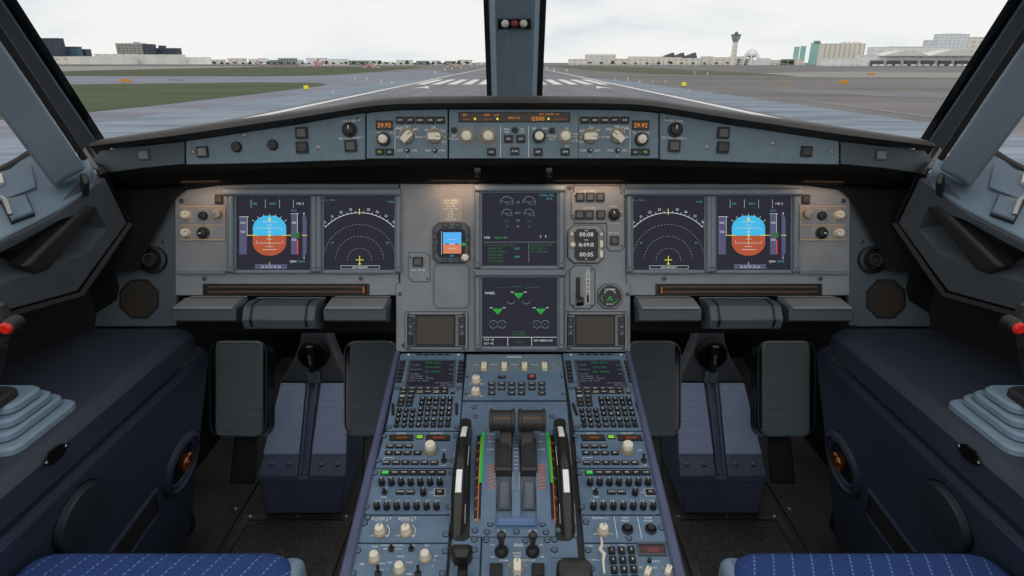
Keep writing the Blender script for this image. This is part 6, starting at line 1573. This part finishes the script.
# control tower
tb = WY(733, 62, 1100); s1 = 1100 / FOC
t = T('control_tower', 'slender airport control tower with a wide glazed cab on the right skyline', 'tower', WORLD, (tb.x, 1100, ZG))
def lat(b, prof, n=16): return b.lathe(tb.x, 1100, prof, n)
zt = lambda y: WY(733, y, 1100).z
t.add('shaft', lat(t.mb('b_pale'), [(4.6, ZG), (4.4, zt(50)), (3.8, zt(42))])); t.add('cab', lat(t.mb('tower_cab'), [(4.2, zt(42)), (7.2, zt(37.5)), (7.6, zt(35.6)), (6.4, zt(35.4))])); t.add('roof', lat(t.mb('roof_dark'), [(8.4, zt(35.4)), (8.4, zt(34.6)), (3, zt(34)), (2.4, zt(32.2)), (.2, zt(31.5))]))
# arched restaurant
t = T('arch_building', 'round white building under crossing parabolic arches right of the control tower', 'building', WORLD, (WY(751, 60, 1100).x, 1100, ZG))
cx_ = WY(751, 60, 1100).x
for (dx, dy) in ((17, 6), (17, -6), (6, 17), (-6, 17)):
    t.add('arch', t.mb('b_white').tube([(cx_ + dx * k / 8, 1100 + dy * k / 8, ZG + (zt(49.5) - ZG) * (1 - (k / 8) ** 2)) for k in range(-8, 9)], .9, 6))
t.add('saucer', t.mb('b_glassy').lathe(cx_, 1100, [(3, ZG), (3, zt(58)), (9, zt(56)), (9, zt(54.5)), (3, zt(53))], 18))
# trees
def tree_mesh(seed):
    r = random.Random(seed); b = MB('tree'); b.lathe(0, 0, [(.35, 0), (.25, 4)], 6)
    for k in range(7):
        cx0, cy0, cz0, R = r.uniform(-2.2, 2.2), r.uniform(-1.5, 1.5), r.uniform(3.5, 7), r.uniform(1.4, 2.4)
        b.loft([[(cx0 + R * math.sin(a) * math.cos(2 * PI * j / 8) * r.uniform(.85, 1.1), cy0 + R * math.sin(a) * math.sin(2 * PI * j / 8), cz0 + R * math.cos(a) * .8) for j in range(8)] for a in [PI * (i + .1) / 5.2 for i in range(6)]])
    return b.mesh('tree')
TM = [tree_mesh(i) for i in range(4)]
for i in range(64):
    right = i >= 44
    x = 182 + i * 6.6 + rr.uniform(-1.5, 1.5) if not right else (785.5, 792, 866, 871.5)[i - 44] if i < 48 else 590 + (i - 48) * 11.5
    D = 1225 + (i % 3) * 6 if not (right and x > 780) else 1040
    p = WY(x, 60, D); sc_ = rr.uniform(.5, .95) if x < 780 else 1.05
    o = bpy.data.objects.new('tree', TM[i % 4]); C.objects.link(o); o.location = (p.x, D, ZG); o.scale = (sc_ * 1.4, sc_, sc_)
    o['label'] = 'small dark tree standing along the %s horizon' % ('right' if right else 'left'); o['category'] = 'tree'; o['group'] = 'trees along the %s horizon' % ('right' if right else 'left')
# service vehicles in front of the right terminal
for i in range(16):
    x = 868 + i * 7.6 + rr.uniform(-1.5, 1.5); p = WY(x, 64, 800 + rr.uniform(-20, 20)); w = rr.uniform(2.0, 3.2)
    T('service_vehicle', 'small white service vehicle parked in front of the right terminal', 'vehicle', org=(p.x, p.y, ZG), group='service vehicles at the right terminal', solo=MB(rr.choice(['b_white', 'rw_white'])).box(p.x - w, p.y, ZG + .5, p.x + w, p.y + 2.4, ZG + 2.4, .3).mat('roof_dark').box(p.x + w * .4, p.y + .1, ZG + 2.4, p.x + w, p.y + 2.3, ZG + 3.2, .2).mat('black').box(p.x - w * .8, p.y + .2, ZG, p.x - w * .5, p.y + 2.2, ZG + .8).box(p.x + w * .5, p.y + .2, ZG, p.x + w * .8, p.y + 2.2, ZG + .8))
# perimeter fence line left
A = WY(40, 66, 800); B = WY(300, 66, 860)
t = T('perimeter_fence', 'long grey perimeter fence in front of the left hangars', 'fence', WORLD, (A.x, 800, ZG))
t.add('mesh_panel', t.mb('concrete').loft([[(A.x - 200, 800, ZG), (B.x, 860, ZG), (B.x, 860, ZG + 2.2), (A.x - 200, 800, ZG + 2.2)], [(A.x - 200, 800.4, ZG), (B.x, 860.4, ZG), (B.x, 860.4, ZG + 2.2), (A.x - 200, 800.4, ZG + 2.2)]]))

# ================================================================== sky and light
w = bpy.data.worlds.new('sky'); bpy.context.scene.world = w; w.use_nodes = True; nt = w.node_tree; bg = nt.nodes['Background']
tc = nt.nodes.new('ShaderNodeTexCoord'); mp = nt.nodes.new('ShaderNodeMapping'); mp.inputs['Scale'].default_value = (1.6, 1.6, 7); mp.inputs['Location'].default_value = (.3, .1, .4)
n = nt.nodes.new('ShaderNodeTexNoise'); n.inputs['Scale'].default_value = 1.7; n.inputs['Detail'].default_value = 7; n.inputs['Roughness'].default_value = .55
nt.links.new(tc.outputs['Generated'], mp.inputs[0]); nt.links.new(mp.outputs[0], n.inputs['Vector'])
r = nt.nodes.new('ShaderNodeValToRGB'); e = r.color_ramp.elements
e[0].position = .30; e[0].color = lin((212, 223, 232)) + [1]; e[1].position = .52; e[1].color = lin((253, 252, 250)) + [1]
q = e.new(.42); q.color = lin((244, 246, 247)) + [1]
nt.links.new(n.outputs[0], r.inputs[0]); nt.links.new(r.outputs[0], bg.inputs[0]); bg.inputs[1].default_value = SKY
def area_light(name, loc, rot, sx, sy, e_, col=(1, 1, 1)):
    l = bpy.data.lights.new(name, 'AREA'); l.shape = 'RECTANGLE'; l.size = sx; l.size_y = sy; l.energy = e_; l.color = col
    o = bpy.data.objects.new(name, l); C.objects.link(o); o.location = loc; o.rotation_euler = rot; return o
for x, sx, e_ in ((455, .10, .06), (590, .14, .06), (200, .08, .06), (825, .08, .06)):
    p = W(x, 181, 1.262); area_light('flood_lamp', p, (math.radians(28), 0, 0), sx, .01, e_, (1, .62, .38))
